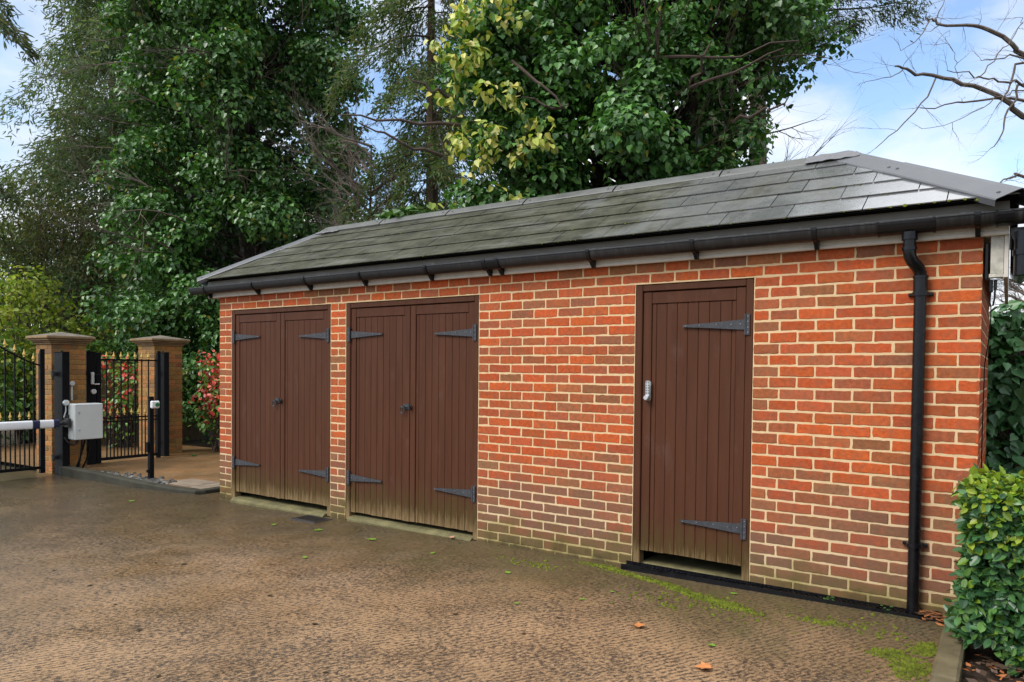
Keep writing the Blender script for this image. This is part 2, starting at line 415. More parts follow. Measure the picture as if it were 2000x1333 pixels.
# ------------------------------------------------------------------ brick shed
shed = empty('brick_shed', (L/2, D/2, .02), 'small red brick outbuilding with slate hipped roof and five brown boarded doors', 'shed')
U = .225
PAL = [((.49,.090,.021), .36), ((.43,.090,.027), .34), ((.36,.100,.037), .21), ((.29,.105,.045), .09)]
def brick_col(low=0):
    r = random.random()*1.0; acc = 0; c = PAL[0][0]
    if random.random() < low: c = random.choice([(.30,.12,.052), (.255,.108,.052), (.35,.12,.048)])
    else:
        for cc, wgt in PAL:
            acc += wgt
            if r < acc: c = cc; break
    k = random.uniform(.82, 1.15); j = random.uniform(.93, 1.08)
    return (c[0]*k, c[1]*k*j, c[2]*k/j)
def brick(mb, O, Ud, Nd, u0, u1, z0, z1, col, dep=.014, jit=.0012):
    """one hand-made looking brick: ragged outline, soft arris, slightly proud or shy of its neighbours"""
    W, H = u1-u0, z1-z0; nx = max(2, int(W/.03)); out = []
    r = .004
    for i in range(nx+1): out.append((u0+r+(W-2*r)*i/nx, z0))
    for i in range(3): out.append((u1, z0+r+(H-2*r)*i/2))
    for i in range(nx+1): out.append((u1-r-(W-2*r)*i/nx, z1))
    for i in range(3): out.append((u0, z1-r-(H-2*r)*i/2))
    a = random.uniform(-.0012, .0012); b = random.uniform(-.0012, .0012)
    pr = random.uniform(-.0015, .0022); tl = random.uniform(-.0015, .0015)
    n = len(out); rings = []
    cu, cz = (u0+u1)/2, (z0+z1)/2
    js = [(random.gauss(0, jit), random.gauss(0, jit)+a*(p[0]-cu)/W*2+b) for p in out]
    def P(u, z, d): return (O[0]+Ud[0]*u+Nd[0]*d, O[1]+Ud[1]*u+Nd[1]*d, z)
    for (ins, d) in ((0, -dep), (0, -.003), (.0035, 0)):
        ring = []
        for (p, j) in zip(out, js):
            su = ins*(1 if p[0] < cu else -1); sz = ins*(1 if p[1] < cz else -1)
            ring.append(P(p[0]+j[0]+su, p[1]+j[1]+sz, d+pr+tl*(p[0]-cu)/W))
        rings.append(ring)
    vs = rings[0]+rings[1]+rings[2]
    fs = [(k*n+i, k*n+(i+1) % n, (k+1)*n+(i+1) % n, (k+1)*n+i) for k in (0, 1) for i in range(n)] + [tuple(2*n+i for i in range(n))]
    mb.add(vs, fs, 0, col)
wallmb = MB()
def course(z1, joints, O, Ud, Nd, row, x0=0):
    for a, b in zip(joints[:-1], joints[1:]):
        g0 = 0 if (abs(a) < 1e-6) else .0052; g1 = .0052
        low = .0 if row < 20 else min(.85, (row-19)*.085)
        if row == 1: low = .35
        brick(wallmb, O, Ud, Nd, a*U+g0, b*U-(g1 if b*U < 50 else 0), z1-.064+random.uniform(-.001,.001), z1, brick_col(low))
SEGA, SEGB, SEGC, SEGD = (0,1.0), (8.32,9.31), (16.61,23.11), (26.97,32.74)
for row in range(1, 33):
    z1 = 2.30-(row-1)*.075
    if row == 1: segs = [[0,.5]+[1.5+i for i in range(10)]+[11.11+i for i in range(14)]+[24.93]+[25.74+i for i in range(7)]+[32.74]]
    elif row == 2: segs = [[0]+[1+i for i in range(10)]+[10.83]+[11.61+i for i in range(13)]+[24.45,25.25,26.24,27.24]+[28.24+i for i in range(5)]+[32.74]]
    elif row % 2: segs = [[0,.5,1.0],[8.32,8.81,9.31],[16.61]+[17.11+i for i in range(6)]+[23.11],[26.97,27.74,28.74,29.74,30.74,31.74,32.74]]
    else: segs = [[0,1.0],[8.32,9.31],[16.61]+[17.61+i for i in range(6)]+[23.11],[26.97,27.44,28.24,29.24,30.24,31.24,32.24,32.74]]
    for s in segs: course(z1, s, (0,0,0), (1,0,0), (0,-1,0), row)
    side = ([0,1]+[2+i for i in range(6)]+[8]) if row % 2 == 0 else ([0,.5]+[1.5+i for i in range(7)]+[8])
    course(z1, side, (L,.0,0), (0,1,0), (1,0,0), row)
    course(z1, side, (0,D,0), (0,-1,0), (-1,0,0), row)
    back = [0]+[(.5 if row % 2 else 1)+i for i in range(32)]+[32.74]
    course(z1, back, (L,D,0), (-1,0,0), (0,1,0), row)
M_ = 1
e = .0022
for a, b in (SEGA, SEGB, SEGC, SEGD):
    x0 = e if a == 0 else a*U+.001; x1 = L-e if b > 32 else b*U-.001
    wallmb.box((x0, e, -.25), (x1, .11, 2.15), M_)
wallmb.box((e, e, 2.151), (L-e, .11, 2.30), M_)
wallmb.box((e, .111, -.25), (.11, D-.11, 2.30), M_)
wallmb.box((L-.11, .111, -.25), (L-e, D-.11, 2.30), M_)
wallmb.box((e, D-.109, -.25), (L-e, D-e, 2.30), M_)
wallmb.box((.111, .5, -.2), (L-.111, .52, 2.29), 2)
wallmb.build('wall', [M_brick, M_mortar, M_dark], shed, usecol=True)

# ---- doors
def strap_hinge(door, xk, z, dirn, length, name='strap_hinge'):
    """tapered strap lying on the boards, knuckle and a plate on the frame; dirn +1: strap points to +x"""
    mb = MB(); y0, y1 = .0115, .0165
    zz = [(.0, .036), (.10, .033), (.35, .025), (.7, .015), (.96, .0085), (1.0, .0085)]
    up_ = [(xk+dirn*length*f, z+h) for f, h in zz]; lo = [(xk+dirn*length*f, z-h) for f, h in zz][::-1]
    poly = up_+lo
    if dirn > 0: poly = poly[::-1]
    mb.prism(poly, 'y', y0-.004, y1)
    mb.box((xk-.030 if dirn > 0 else xk+.004, -.004, z-.072), (xk-.004 if dirn > 0 else xk+.030, .003, z+.072), bev=.0015)
    mb.tube([(xk, -.002, z-.07), (xk, -.002, z+.07)], .0085, 8)
    for f in (.08, .22, .45, .72, .95):
        mb.tube([(xk+dirn*length*f, .0035, z+.008*math.sin(f*30)), (xk+dirn*length*f, .008, z+.008*math.sin(f*30))], .0048, 7, 1)
    for dz in (-.055, -.02, .02, .055):
        mb.tube([(xk-dirn*.018, -.0065, z+dz), (xk-dirn*.018, -.003, z+dz)], .0048, 7, 1)
    mb.build(name, [M_hinge, M_bolt], door)
def door_leaf(x0, x1, z0, z1, nb, hinge_side, hz, hl, rail=.085, st=(.065, .065)):
    mb = MB(); yf = .018
    def J(): return random.uniform(-.0008, .0008)
    mb.box((x0, yf+J(), z0), (x0+st[0], yf+.035, z1), bev=.003)
    mb.box((x1-st[1], yf+J(), z0), (x1, yf+.035, z1), bev=.003)
    mb.box((x0+st[0]+.0012, yf+.0015, z1-rail), (x1-st[1]-.0012, yf+.035, z1-.001), bev=.003)
    a, b = x0+st[0]+.001, x1-st[1]-.001; w = (b-a)/nb
    cut = [a]; k = w*.45; cut.append(a+k); 
    while cut[-1]+w*1.02 < b-.02: cut.append(cut[-1]+w*1.02)
    cut.append(b)
    for p, q in zip(cut[:-1], cut[1:]):
        mb.box((p+.0009, yf+.009+J(), z0+random.uniform(-.002,.003)), (q-.0009, yf+.028, z1-rail-.0015), bev=.0028)
    mb.box((x0+.01, yf+.0285, z0+.01), (x1-.01, yf+.0345, z1-rail-.01), 1)
    d = mb.build('door', [M_door, M_dark], shed)
    for z in hz:
        xk = x0-.004 if hinge_side < 0 else x1+.004
        strap_hinge(d, xk, z, -hinge_side, hl)
    return d
def door_frame(x0, x1, zt, jw=.052, hd=.05, b0=None, b1=None):
    mb = MB(); y0, y1 = .006, .095
    mb.box((x0, y0, gz(x0)+.005), (x0+jw, y1, zt-.002), bev=.005)
    mb.box((x1-jw, y0, gz(x1)+.005), (x1, y1, zt-.002), bev=.005)
    mb.box((x0+jw+.0005, y0+.002, zt-hd), (x1-jw-.0005, y1, zt-.003), bev=.004)
    mb.box((x0+jw, .056, gz(x0)+.12), (x0+jw+.014, .09, zt-hd)); mb.box((x1-jw-.014, .056, gz(x1)+.12), (x1-jw, .09, zt-hd))
    mb.box((x0+jw+.0145, .056, zt-hd-.014), (x1-jw-.0145, .09, zt-hd-.0005))
    return mb.build('door_frame', M_door, shed)
def threshold(x0, x1, top, y0=-.05):
    mb = MB()
    a = [(y0, -.1), (y0, top-.03), (y0+.03, top-.008), (.06, top), (.49, top+.01), (.49, -.1)]
    mb.prism(a, 'x', x0, x1); return mb.build('threshold', M_conc, shed)
d1 = (.226, 1.871); d2 = (2.096, 3.736); d3 = (5.201, 6.067)
for a, b in (d1, d2, d3): door_frame(a, b, 2.149)
la = door_leaf(.282, 1.062, .093, 2.092, 8, -1, (1.845, .43), .44)
lb = door_leaf(1.069, 1.815, .098, 2.092, 7, 1, (1.838, .43), .44)
lc = door_leaf(2.152, 2.926, .084, 2.092, 8, -1, (1.838, .427), .43)
ld = door_leaf(2.934, 3.68, .088, 2.092, 8, 1, (1.828, .427), .45)
le = door_leaf(5.257, 6.011, .171, 2.092, 8, 1, (1.836, .433), .45)
threshold(.279, 1.818, .035); threshold(2.149, 3.683, .05, -.03); threshold(5.254, 6.014, .075, .012)
def ring_latch(door, x, z):
    mb = MB()
    mb.box((x-.045, .008, z-.03), (x+.055, .016, z+.02), bev=.003)
    mb.box((x-.02, -.004, z-.012), (x+.075, .008, z+.012), bev=.004)
    mb.tube([(x+.06, .012, z-.025), (x+.06, -.012, z-.025), (x+.06, -.016, z+.03)], .007, 8)
    ring = [(x-.03+.026*math.cos(t), -.004-.010*math.sin(t*.5), z-.035+.030*math.sin(t)) for t in np.linspace(0, 2*math.pi, 19)]
    mb.tube(ring, .0055, 6, caps=False); mb.tube([(x-.03, .015, z-.005), (x-.03, -.014, z-.005)], .012, 10)
    mb.build('ring_latch', M_iron, door)
ring_latch(la, 1.03, 1.155); ring_latch(lc, 2.893, 1.16)
mb = MB(); kx, kz = 5.306, 1.362
mb.box((kx-.024, -.006, kz-.072), (kx+.024, .0175, kz+.078), bev=.010)
for i in range(5):
    for sx in (-1, 1): mb.box((kx+sx*.008-.0035, -.0085, kz+.058-i*.019), (kx+sx*.008+.0035, -.0055, kz+.068-i*.019), 1)
mb.tube([(kx-.002, -.004, kz-.048), (kx-.002, -.028, kz-.048), (kx-.002, -.034, kz-.048)], [.020, .020, .014], 16)
mb.build('keypad_lock', [M_steel, mat('dark_button', (.1, .1, .11), .4)], le, smooth=True)

# ---- roof
EY, EZ, RY, RZ = -.135, 2.492, .9, 3.128
XL, XR, RXL, RXR = -.185, 7.525, .80, 6.50
BY = D+.135
def slate_mat():
    M = bpy.data.materials.new('fibre_slate'); M.use_nodes = True; t, b = N(M); co = objco(t)
    a = nn(t, 'ShaderNodeAttribute', attribute_name='col')
    c = a.outputs['Color']
    sx = zaxis(t)
    c = mixc(t, rng_(t, noise(t, co, 30, 6, .7), .3, .7, .0, .45), c, (.05, .052, .05))
    # algae film under the overhanging trees
    al = math_(t, 'ADD', sx[0], rng_(t, noise(t, objco(t, (1, .6, .6)), 1.8, 5, .65), .25, .75, -1.5, 1.5))
    f = rng_(t, al, 6.6, 4.9)
    g = mixc(t, rng_(t, noise(t, co, 5, 7, .75), .34, .66), (.013, .014, .006), (.066, .066, .040))
    g = mixc(t, rng_(t, noise(t, co, 26, 3, .6), .62, .72, 0, .5), g, (.10, .11, .05))
    strk = noise(t, objco(t, (1.6, 9, 9), (0, 0, .9)), 1.0, 5, .6)
    g = mixc(t, rng_(t, strk, .50, .70, 0, .62), g, (.135, .138, .12))
    c = mixc(t, math_(t, 'MULTIPLY', f, .93), c, g)
    c = mixc(t, rng_(t, noise(t, co, 16, 5, .8), .68, .76, 0, .65), c, (.10, .11, .018))
    t.links.new(c, b.inputs['Base Color'])
    t.links.new(math_(t, 'ADD', rng_(t, f, 0, 1, .10, .70), rng_(t, noise(t, co, 12, 5), .3, .7, -.05, .12)), b.inputs['Roughness'])
    t.links.new(rng_(t, f, 0, 1, .85, .15), b.inputs['Specular IOR Level'])
    t.links.new(rng_(t, f, 0, 1, .9, 0), b.inputs['Coat Weight']); b.inputs['Coat Roughness'].default_value = .10; b.inputs['Coat IOR'].default_value = 1.6
    bu = nn(t, 'ShaderNodeBump', i_Strength=.22, i_Distance=.004); t.links.new(noise(t, co, 42, 5, .6, .6), bu.inputs['Height']); t.links.new(bu.outputs[0], b.inputs['Normal'])
    return M
M_slate = slate_mat()
roofmb = MB()
def clip(poly, A, B, C_):       # keep A*x+B*s+C>=0
    out = []
    for i in range(len(poly)):
        p, q = poly[i], poly[(i+1) % len(poly)]
        fp = A*p[0]+B*p[1]+C_; fq = A*q[0]+B*q[1]+C_
        if fp >= 0: out.append(p)
        if (fp < 0) != (fq < 0):
            k = fp/(fp-fq); out.append((p[0]+(q[0]-p[0])*k, p[1]+(q[1]-p[1])*k))
    return out
def slope(P0, P1, Q0, Q1, rows, sw, off=0):
    """slates on the plane with eave P0->P1 and ridge Q0->Q1 (Q0 above P0); seen from outside P0 is left"""
    P0, P1, Q0, Q1 = map(Vector, (P0, P1, Q0, Q1))
    X = (P1-P0).normalized(); n = X.cross(Q0-P0).normalized(); S = n.cross(X)
    W = (P1-P0).length; H = (Q0-P0).dot(S); a = (Q0-P0).dot(X); b = (Q1-P0).dot(X)
    ex = H/rows
    for r in range(rows):
        x = -sw*(.37 if r % 2 else .0)-off-random.uniform(0, .02)
        while x < W:
            s0, s1 = r*ex, (r+1)*ex+.05
            poly = [(x+.003, s0), (x+sw-.003, s0), (x+sw-.003, min(s1, H)), (x+.003, min(s1, H))]
            poly = clip(poly, H, -a, 0); poly = clip(poly, -H, -(W-b), H*W) if len(poly) > 2 else poly
            if len(poly) > 2:
                g = random.uniform(.80, 1.16); c = (.155*g, .157*g, .162*g)
                dd = random.uniform(-.0012, .0012)
                def Z(s): return .0155-(s-s0)/(ex+.05)*.011 + dd
                top = [tuple(P0+X*p+S*s+n*Z(s)) for p, s in poly]; bot = [tuple(P0+X*p+S*s+n*(Z(s)-.0065)) for p, s in poly]
                k = len(poly)
                roofmb.add(top+bot, [tuple(range(k)), tuple(range(k, 2*k))[::-1]]+[(i, k+i, k+(i+1) % k, (i+1) % k) for i in range(k)], 0, c)
            x += sw
    V = [P0, P1, Q1, Q0]; roofmb.add([tuple(v-n*.004) for v in V], [(0,1,2,3)] if (Q1-Q0).length > .01 else [(0,1,2)], 1)
slope((XL,EY,EZ), (XR,EY,EZ), (RXL,RY,RZ), (RXR,RY,RZ), 5, .44, .1)
slope((XR,BY,EZ), (XL,BY,EZ), (RXR,RY,RZ), (RXL,RY,RZ), 5, .44)
slope((XR,EY,EZ), (XR,BY,EZ), (RXR,RY,RZ), (RXR,RY,RZ), 5, .44)
slope((XL,BY,EZ), (XL,EY,EZ), (RXL,RY,RZ), (RXL,RY,RZ), 5, .44)
# felt and soffit close the roof from below
roofmb.add([(XL+.02,EY+.02,2.486),(XR-.02,EY+.02,2.486),(XR-.02,BY-.02,2.486),(XL+.02,BY-.02,2.486)], [(3,2,1,0)], 1)
roof = roofmb.build('roof', [M_slate, M_dark], shed, usecol=True)
M_cap = mat('grey_cap_sheet', (.082, .086, .093), .42, .5, .2, 5, .12, 110)
M_ridge = mat('dull_ridge_sheet', (.085, .088, .082), .5, .45, .3, 4, .15, 110)
M_flash = mat('crinkled_lead_flashing', (.12, .12, .128), .45, .5, .18, 30, .5, 40)
M_screw = mat('dark_screw_head', (.03, .03, .03), .5)
M_moss = mat('bright_moss', (.115, .140, .012), .95, .2, .65, 16, 1, 300)
def cap(name, A, B, nL, nR, wing, segs, lift=.012, mats=None, screws=True):
    """folded capping along A->B; nL/nR: outward normals of the planes left and right of it"""
    A, B = Vector(A), Vector(B); d = (B-A).normalized(); nL, nR = Vector(nL).normalized(), Vector(nR).normalized()
    mb = MB()
    wl = d.cross(nL).normalized(); wl = wl if wl.z < 0 else -wl
    wr = d.cross(nR).normalized(); wr = wr if wr.z < 0 else -wr
    for k, (f0, f1) in enumerate(segs):
        ex = .004*(len(segs)-k)
        p, q = A+(B-A)*f0, A+(B-A)*f1
        up0 = (nL+nR).normalized()
        for (wv, nv) in ((wl, nL), (wr, nR)):
            prof = [up0*(lift+.012+ex), wv*.02+nv*(lift+.010+ex), wv*(wing-.008)+nv*(lift+ex), wv*wing+nv*(lift-.006+ex), wv*(wing+.002)+nv*(lift-.03)]
            vs = [tuple(p+o) for o in prof]+[tuple(q+o) for o in prof]+[tuple(p+o-nv*.004) for o in prof]+[tuple(q+o-nv*.004) for o in prof]
            m5 = len(prof)
            fs = [(i, i+1, m5+i+1, m5+i) for i in range(m5-1)]+[(2*m5+i, 3*m5+i, 3*m5+i+1, 2*m5+i+1) for i in range(m5-1)]
            fs += [(i, 2*m5+i, 2*m5+i+1, i+1) for i in range(m5-1)]+[(m5+i, m5+i+1, 3*m5+i+1, 3*m5+i) for i in range(m5-1)]
            mb.add(vs, fs, 0)
            if screws:
                for f in (.06, .94):
                    c0 = p+(q-p)*f+wv*wing*.55+nv*(lift+ex+.001)
                    mb.tube([c0, c0+nv*.005, c0+nv*.010], [.0125, .0115, .006], 9, 1)
    return mb.build(name, mats or [M_cap, M_screw], roof)
nF = Vector((0, -(RZ-EZ), RY-EY)); nB = Vector((0, RZ-EZ, RY-EY)); nRt = Vector((RZ-EZ, 0, XR-RXR)); nLt = Vector((-(RZ-EZ), 0, RXL-XL))
cap('ridge_cap', (RXL,RY,RZ), (RXR,RY,RZ), nF, nB, .105, [(i/6, (i+1)/6-.002) for i in range(6)], mats=[M_ridge, M_screw])
hs = [(.0, .62), (.615, 1.0)]
cap('hip_cap', (XR+.01,EY-.01,EZ+.005), (RXR,RY,RZ), nF, nRt, .15, hs)
cap('hip_cap', (XL-.01,EY-.01,EZ+.005), (RXL,RY,RZ), nF, nLt, .11, hs)
cap('hip_cap', (XR+.01,BY+.01,EZ+.005), (RXR,RY,RZ), nB, nRt, .15, hs)
cap('hip_cap', (XL-.01,BY+.01,EZ+.005), (RXL,RY,RZ), nB, nLt, .11, hs)
# crinkled flashing dressed over the two ends of the ridge
def flashing(cx, sgn):
    mb = MB(); V = []; nx, ny = 12, 12
    for j in range(ny+1):
        for i in range(nx+1):
            u = -.30+.38*i/nx; v = -.135+.27*j/ny      # u along ridge (outwards positive), v across
            x = cx+sgn*u
            drop = abs(v)*(RZ-EZ)/(RY-EY)
            if u > 0: drop = max(drop, u*(RZ-EZ)/(abs(XR-RXR)))
            V.append((x, RY+v, RZ+.036-drop+random.uniform(-.004, .004)-.018*(abs(v) < .03)*0))
    F = [(j*(nx+1)+i, j*(nx+1)+i+1, (j+1)*(nx+1)+i+1, (j+1)*(nx+1)+i) for j in range(ny) for i in range(nx)]
    if sgn < 0: F = [f[::-1] for f in F]
    mb.add(V, F); o = mb.build('flashing', M_flash, roof)
    sm = o.modifiers.new('thick', 'SOLIDIFY'); sm.thickness = .003; sm.offset = -1
flashing(RXR, 1); flashing(RXL, -1)
# moss cushions along the caps and slate joints
mv, mf = MB(), 0
def cushion(mb, c, n, r):
    n = Vector(n).normalized(); t1 = n.cross(Vector((1, .3, 0))).normalized(); t2 = n.cross(t1); k = 7; vs = [tuple(Vector(c)+n*r*.55)]
    for ring, (rr, hh) in enumerate(((.6, .34), (1, 0))):
        for i in range(k):
            a = 2*math.pi*i/k; q = rr*r*random.uniform(.7, 1.2); vs.append(tuple(Vector(c)+t1*q*math.cos(a)+t2*q*math.sin(a)*.7+n*hh*r*random.uniform(.7, 1.3)))
    fs = [(0, 1+i, 1+(i+1) % k) for i in range(k)]+[(1+i, 1+k+i, 1+k+(i+1) % k, 1+(i+1) % k) for i in range(k)]
    mb.add(vs, fs)
Sf = Vector((0, RY-EY, RZ-EZ)); hl_ = Sf.length; Sf.normalize(); nFn = nF.normalized()
for _ in range(90):
    r_ = random.choice([0,0,0,1,1,2,3]); s = r_*hl_/5; x = random.uniform(max(XL+s, .2), XR-s-.15)
    if random.random() < .45: x = random.uniform(4.4, 7.2-s)
    cushion(mv, Vector((x, EY, EZ))+Sf*(s-.004)+nFn*.012, nFn, random.uniform(.004, .011))
for f in (.02,.05,.12,.2,.33,.42,.5,.57,.64,.63,.8):
    c0 = Vector((XR,EY,EZ))+(Vector((RXR,RY,RZ))-Vector((XR,EY,EZ)))*f
    cushion(mv, c0+Vector((-.17, -.02, -.015)), nFn, random.uniform(.008, .02))
for x in np.linspace(6.9, 7.5, 9): cushion(mv, (x, EY-.005, EZ+.008), (0,-.6,1), random.uniform(.008, .02))
mv.build('moss_cushions', M_moss, roof); bpy.data.objects['moss_cushions']['kind'] = 'stuff'

# ---- eaves boards, gutter, downpipe
FX0, FX1 = -.135, 7.486
mb = MB()
mb.prism([(-.055, 2.325), (-.058, 2.318), (-.062, 2.304), (-.056, 2.297), (-.030, 2.297), (-.030, 2.485), (-.055, 2.485)], 'x', FX0, FX1)
mb.box((FX0+.02, -.0295, 2.3035), (FX1-.03, -.001, 2.312))
mb.build('fascia_board', M_white_pvc, shed)
mb = MB()
mb.box((7.466, -.0285, 2.062), (7.486, BY-.03, 2.296)); mb.box((7.466, -.0285, 2.2965), (7.486, BY-.03, 2.474))
mb.box((7.367, .02, 2.301), (7.465, BY-.04, 2.309))
mb.box((FX0, -.0285, 2.297), (FX0+.02, BY-.03, 2.474)); mb.box((FX0+.021, -.0, 2.301), (-.001, BY-.04, 2.309))
mb.box((FX0, D+.036, 2.297), (FX1, D+.056, 2.474))
mb.build('fascia_board', M_white_pvc, shed)
mb = MB(); mb.box((7.402, -.024, 2.085), (7.4645, .004, 2.3025), bev=.002); mb.box((7.396, -.032, 2.062), (7.4645, .006, 2.084), bev=.003)
mb.build('eaves_box', M_dirty_pvc, shed)
def gutter(name, axis, c0, c1, a, b, cy, top, parent, ends=True, th=.004, M=None):
    """open half-round channel; outline in the cross direction"""
    mb = MB(); n = 14
    out = [(cy-a*math.cos(t), top-b*math.sin(t)) for t in np.linspace(0, math.pi, n)]
    inn = [(cy-(a-th)*math.cos(t), top-(b-th)*math.sin(t)) for t in np.linspace(0, math.pi, n)]
    lip = [(cy-a-.005, top-.012), (cy-a-.005, top+.001)]
    ring = out+inn[::-1]; k = len(ring); vs = []
    for c in (c0, c1):
        for (p, z) in ring: vs.append((c, p, z) if axis == 'x' else (p, c, z))
    fs = [(i, (i+1) % k, k+(i+1) % k, k+i) for i in range(k)]
    for e_ in (0, k): fs += [(e_+i, e_+i+1, e_+k-2-i, e_+k-1-i) for i in range(n-1)]
    mb.add(vs, fs)
    p0, p1 = cy-a-.005, cy-a+.003
    if axis == 'x': mb.box((c0, p0, top-.010), (c1, p1, top+.003), bev=.003)
    if ends:
        for c in (c0, c1):
            pl = [(cy-a*1.03*math.cos(t), top-b*1.03*math.sin(t)) for t in np.linspace(0, math.pi, n)]
            mb.prism(pl, axis, c-.006, c+.006)
    return mb.build(name, M or M_black_plastic, parent, smooth=True)
def gut_mat():
    M = bpy.data.materials.new('dirty_black_gutter'); M.use_nodes = True; t, b = N(M); co = objco(t)
    s = noise(t, objco(t, (75, 2, 6)), 1.0, 4, .6)
    c = mixc(t, rng_(t, s, .50, .70, 0, .7), (.005, .005, .0065), (.030, .029, .029))
    t.links.new(c, b.inputs['Base Color']); t.links.new(rng_(t, s, .4, .65, .28, .55), b.inputs['Roughness'])
    return M
M_gut = gut_mat()
GC, GT, GB = -.116, 2.412, .074
gut = gutter('gutter', 'x', -.34, 7.615, .057, GB, GC, GT, shed, M=M_gut)
for i, x in enumerate((-.06,.816,1.66,2.445,3.27,3.91,4.03,4.88,5.69,6.48,7.34)):
    mb = MB(); n = 12
    for (p0, p1) in zip(np.linspace(0, math.pi, n)[:-1], np.linspace(0, math.pi, n)[1:]):
        q = [(GC-.0605*math.cos(t), GT-(GB+.0025)*math.sin(t)) for t in (p0, p1)]+[(GC-.0645*math.cos(t), GT-(GB+.0065)*math.sin(t)) for t in (p1, p0)]
        mb.prism(q, 'x', x-.014, x+.014)
    mb.prism([(-.056, 2.37), (-.12, 2.334), (-.078, 2.292), (-.056, 2.292)], 'x', x-.013, x+.013)
    mb.box((x-.016, GC-.068, GT-.016), (x+.016, GC-.058, GT+.006), bev=.002)
    mb.build('gutter_bracket', M_black_plastic, gut)
def sleeve(name, x0, x1, k=1.06):
    mb = MB(); n = 13
    for (p0, p1) in zip(np.linspace(0, math.pi, n)[:-1], np.linspace(0, math.pi, n)[1:]):
        q = [(GC-.0595*math.cos(t), GT-(GB+.0015)*math.sin(t)) for t in (p0, p1)]+[(GC-.058*k*math.cos(t), GT-GB*k*math.sin(t)) for t in (p1, p0)]
        mb.prism(q, 'x', x0, x1)
    for x in (x0, x1):
        for (p0, p1) in zip(np.linspace(0, math.pi, n)[:-1], np.linspace(0, math.pi, n)[1:]):
            q = [(GC-.0597*math.cos(t), GT-(GB+.0017)*math.sin(t)) for t in (p0, p1)]+[(GC-.058*(k+.05)*math.cos(t), GT-GB*(k+.05)*math.sin(t)) for t in (p1, p0)]
            mb.prism(q, 'x', x-.006, x+.006)
    mb.build(name, M_black_plastic, gut, smooth=True)
sleeve('gutter_union', 3.89, 4.05); sleeve('gutter_outlet', 6.84, 7.13); sleeve('gutter_union', 7.43, 7.50)
gutter('gutter', 'y', -.06, BY+.05, .060, .10, 7.553, 2.33, shed, M=M_gut)
mb = MB(); mb.tube([(7.56,-.09,2.30),(7.56,-.09,2.06)], .05, 16); mb.tube([(7.56,-.09,2.20),(7.56,-.09,2.17)], .058, 16); mb.build('gutter_outlet', M_black_plastic, gut, smooth=True)
mb = MB()
px, r = 7.058, .034
bend = [(7.003,-.117,2.346),(7.003,-.117,2.235),(7.006,-.114,2.205),(7.016,-.104,2.178),(7.032,-.085,2.158),(7.046,-.066,2.138),(7.055,-.052,2.112),(7.058,-.046,2.08)]
mb.tube(bend, r+.001, 18); mb.tube([(px,-.045,2.085),(px,-.045,.055+.02)], r, 18)
for z0, z1, rr in ((2.258,2.238,.041),(2.345,2.30,.043)): mb.tube([(7.003,-.117,z0),(7.003,-.117,z1)], rr, 18)
mb.tube([(px,-.0455,2.088),(px,-.0455,1.985)], r+.005, 18)
for z in (2.085,1.99): mb.tube([(px,-.0455,z+.008),(px,-.0455,z-.008)], r+.008, 18)
mb.tube([(px,-.0455,.475),(px,-.0455,.462)], r+.004, 18)
pipe = mb.build('downpipe', M_black_plastic, shed, smooth=True)
for z in (1.985, .485):
    mb = MB(); mb.tube([(px,-.0455,z+.011),(px,-.0455,z-.011)], r+.010, 18)
    mb.box((px-.066, -.018, z-.011), (px+.066, -.002, z+.011), bev=.004)
    for s in (-1, 1): mb.tube([(px+s*.056,-.025,z),(px+s*.056,-.017,z)], .006, 8)
    mb.build('pipe_clip', M_black_plastic, pipe, smooth=True)
mb = MB()
mb.box((7.372,.03,2.06),(7.393,.09,2.27), bev=.004); mb.box((7.395,.03,1.985),(7.416,.055,2.058), bev=.004); mb.box((7.418,.02,2.0),(7.436,.05,2.055), bev=.004)
mb.tube([(7.405,.04,1.99),(7.402,.04,1.93),(7.407,.04,1.905),(7.418,.04,1.91),(7.425,.035,1.95),(7.426,.035,2.01)], .0055, 6)
mb.tube([(7.408,.045,1.91),(7.409,.05,1.84),(7.404,.06,1.78),(7.400,.08,1.70),(7.384,.12,1.58),(7.380,.13,1.2),(7.381,.13,.7),(7.380,.13,.2)], .0035, 6)
mb.build('cable', M_black_plastic, shed)
# ------------------------------------------------------------------ drain, leaves and moss on the drive
def thing_mb(mb, name, M, label, cat, group=None, **kw):
    return tag(mb.build(name, M, None, **kw), label, cat, group)
mb = MB()
x = 5.17
while x < 7.18:
    for j in range(3):
        y = -.098+.029*j; xx = x+(.0155 if j % 2 else 0); g = gz(xx)
        hexa = [(xx+.0165*math.cos(R(60*k+30)), y+.014+.0165*math.sin(R(60*k+30)), g+.021+random.uniform(-.004,.004)) for k in range(6)]
        for k in range(6):
            p, q = Vector(hexa[k]), Vector(hexa[(k+1) % 6]); c = Vector((xx, y+.014, g+.021))
            pi, qi = c+(p-c)*.70, c+(q-c)*.70; dz = Vector((0, 0, -.022))
            mb.add([p, q, qi, pi, p+dz, q+dz, qi+dz, pi+dz], [(0,1,2,3),(1,0,4,5),(3,2,6,7)])
    x += .031
mb.box((5.16, -.108, .02), (7.19, -.104, gz(7)+.02)); mb.box((5.16, -.013, .02), (7.19, -.009, gz(7)+.022))
mb.box((5.16, -.103, .0), (7.19, -.0135, gz(5.2)+.002))
thing_mb(mb, 'drain_grating', M_black_plastic, 'black plastic honeycomb drain strip along the foot of the brick wall', 'drain')
mb = MB(); g = gz(1.8)
mb.box((1.62, -.30, g-.02), (1.99, -.06, g+.006), 1, bev=.003); mb.box((1.645, -.275, g-.01), (1.965, -.085, g+.009), 0, bev=.002)
for i in range(9): mb.box((1.66+i*.034, -.26, g+.008), (1.675+i*.034, -.10, g+.0125), 1)
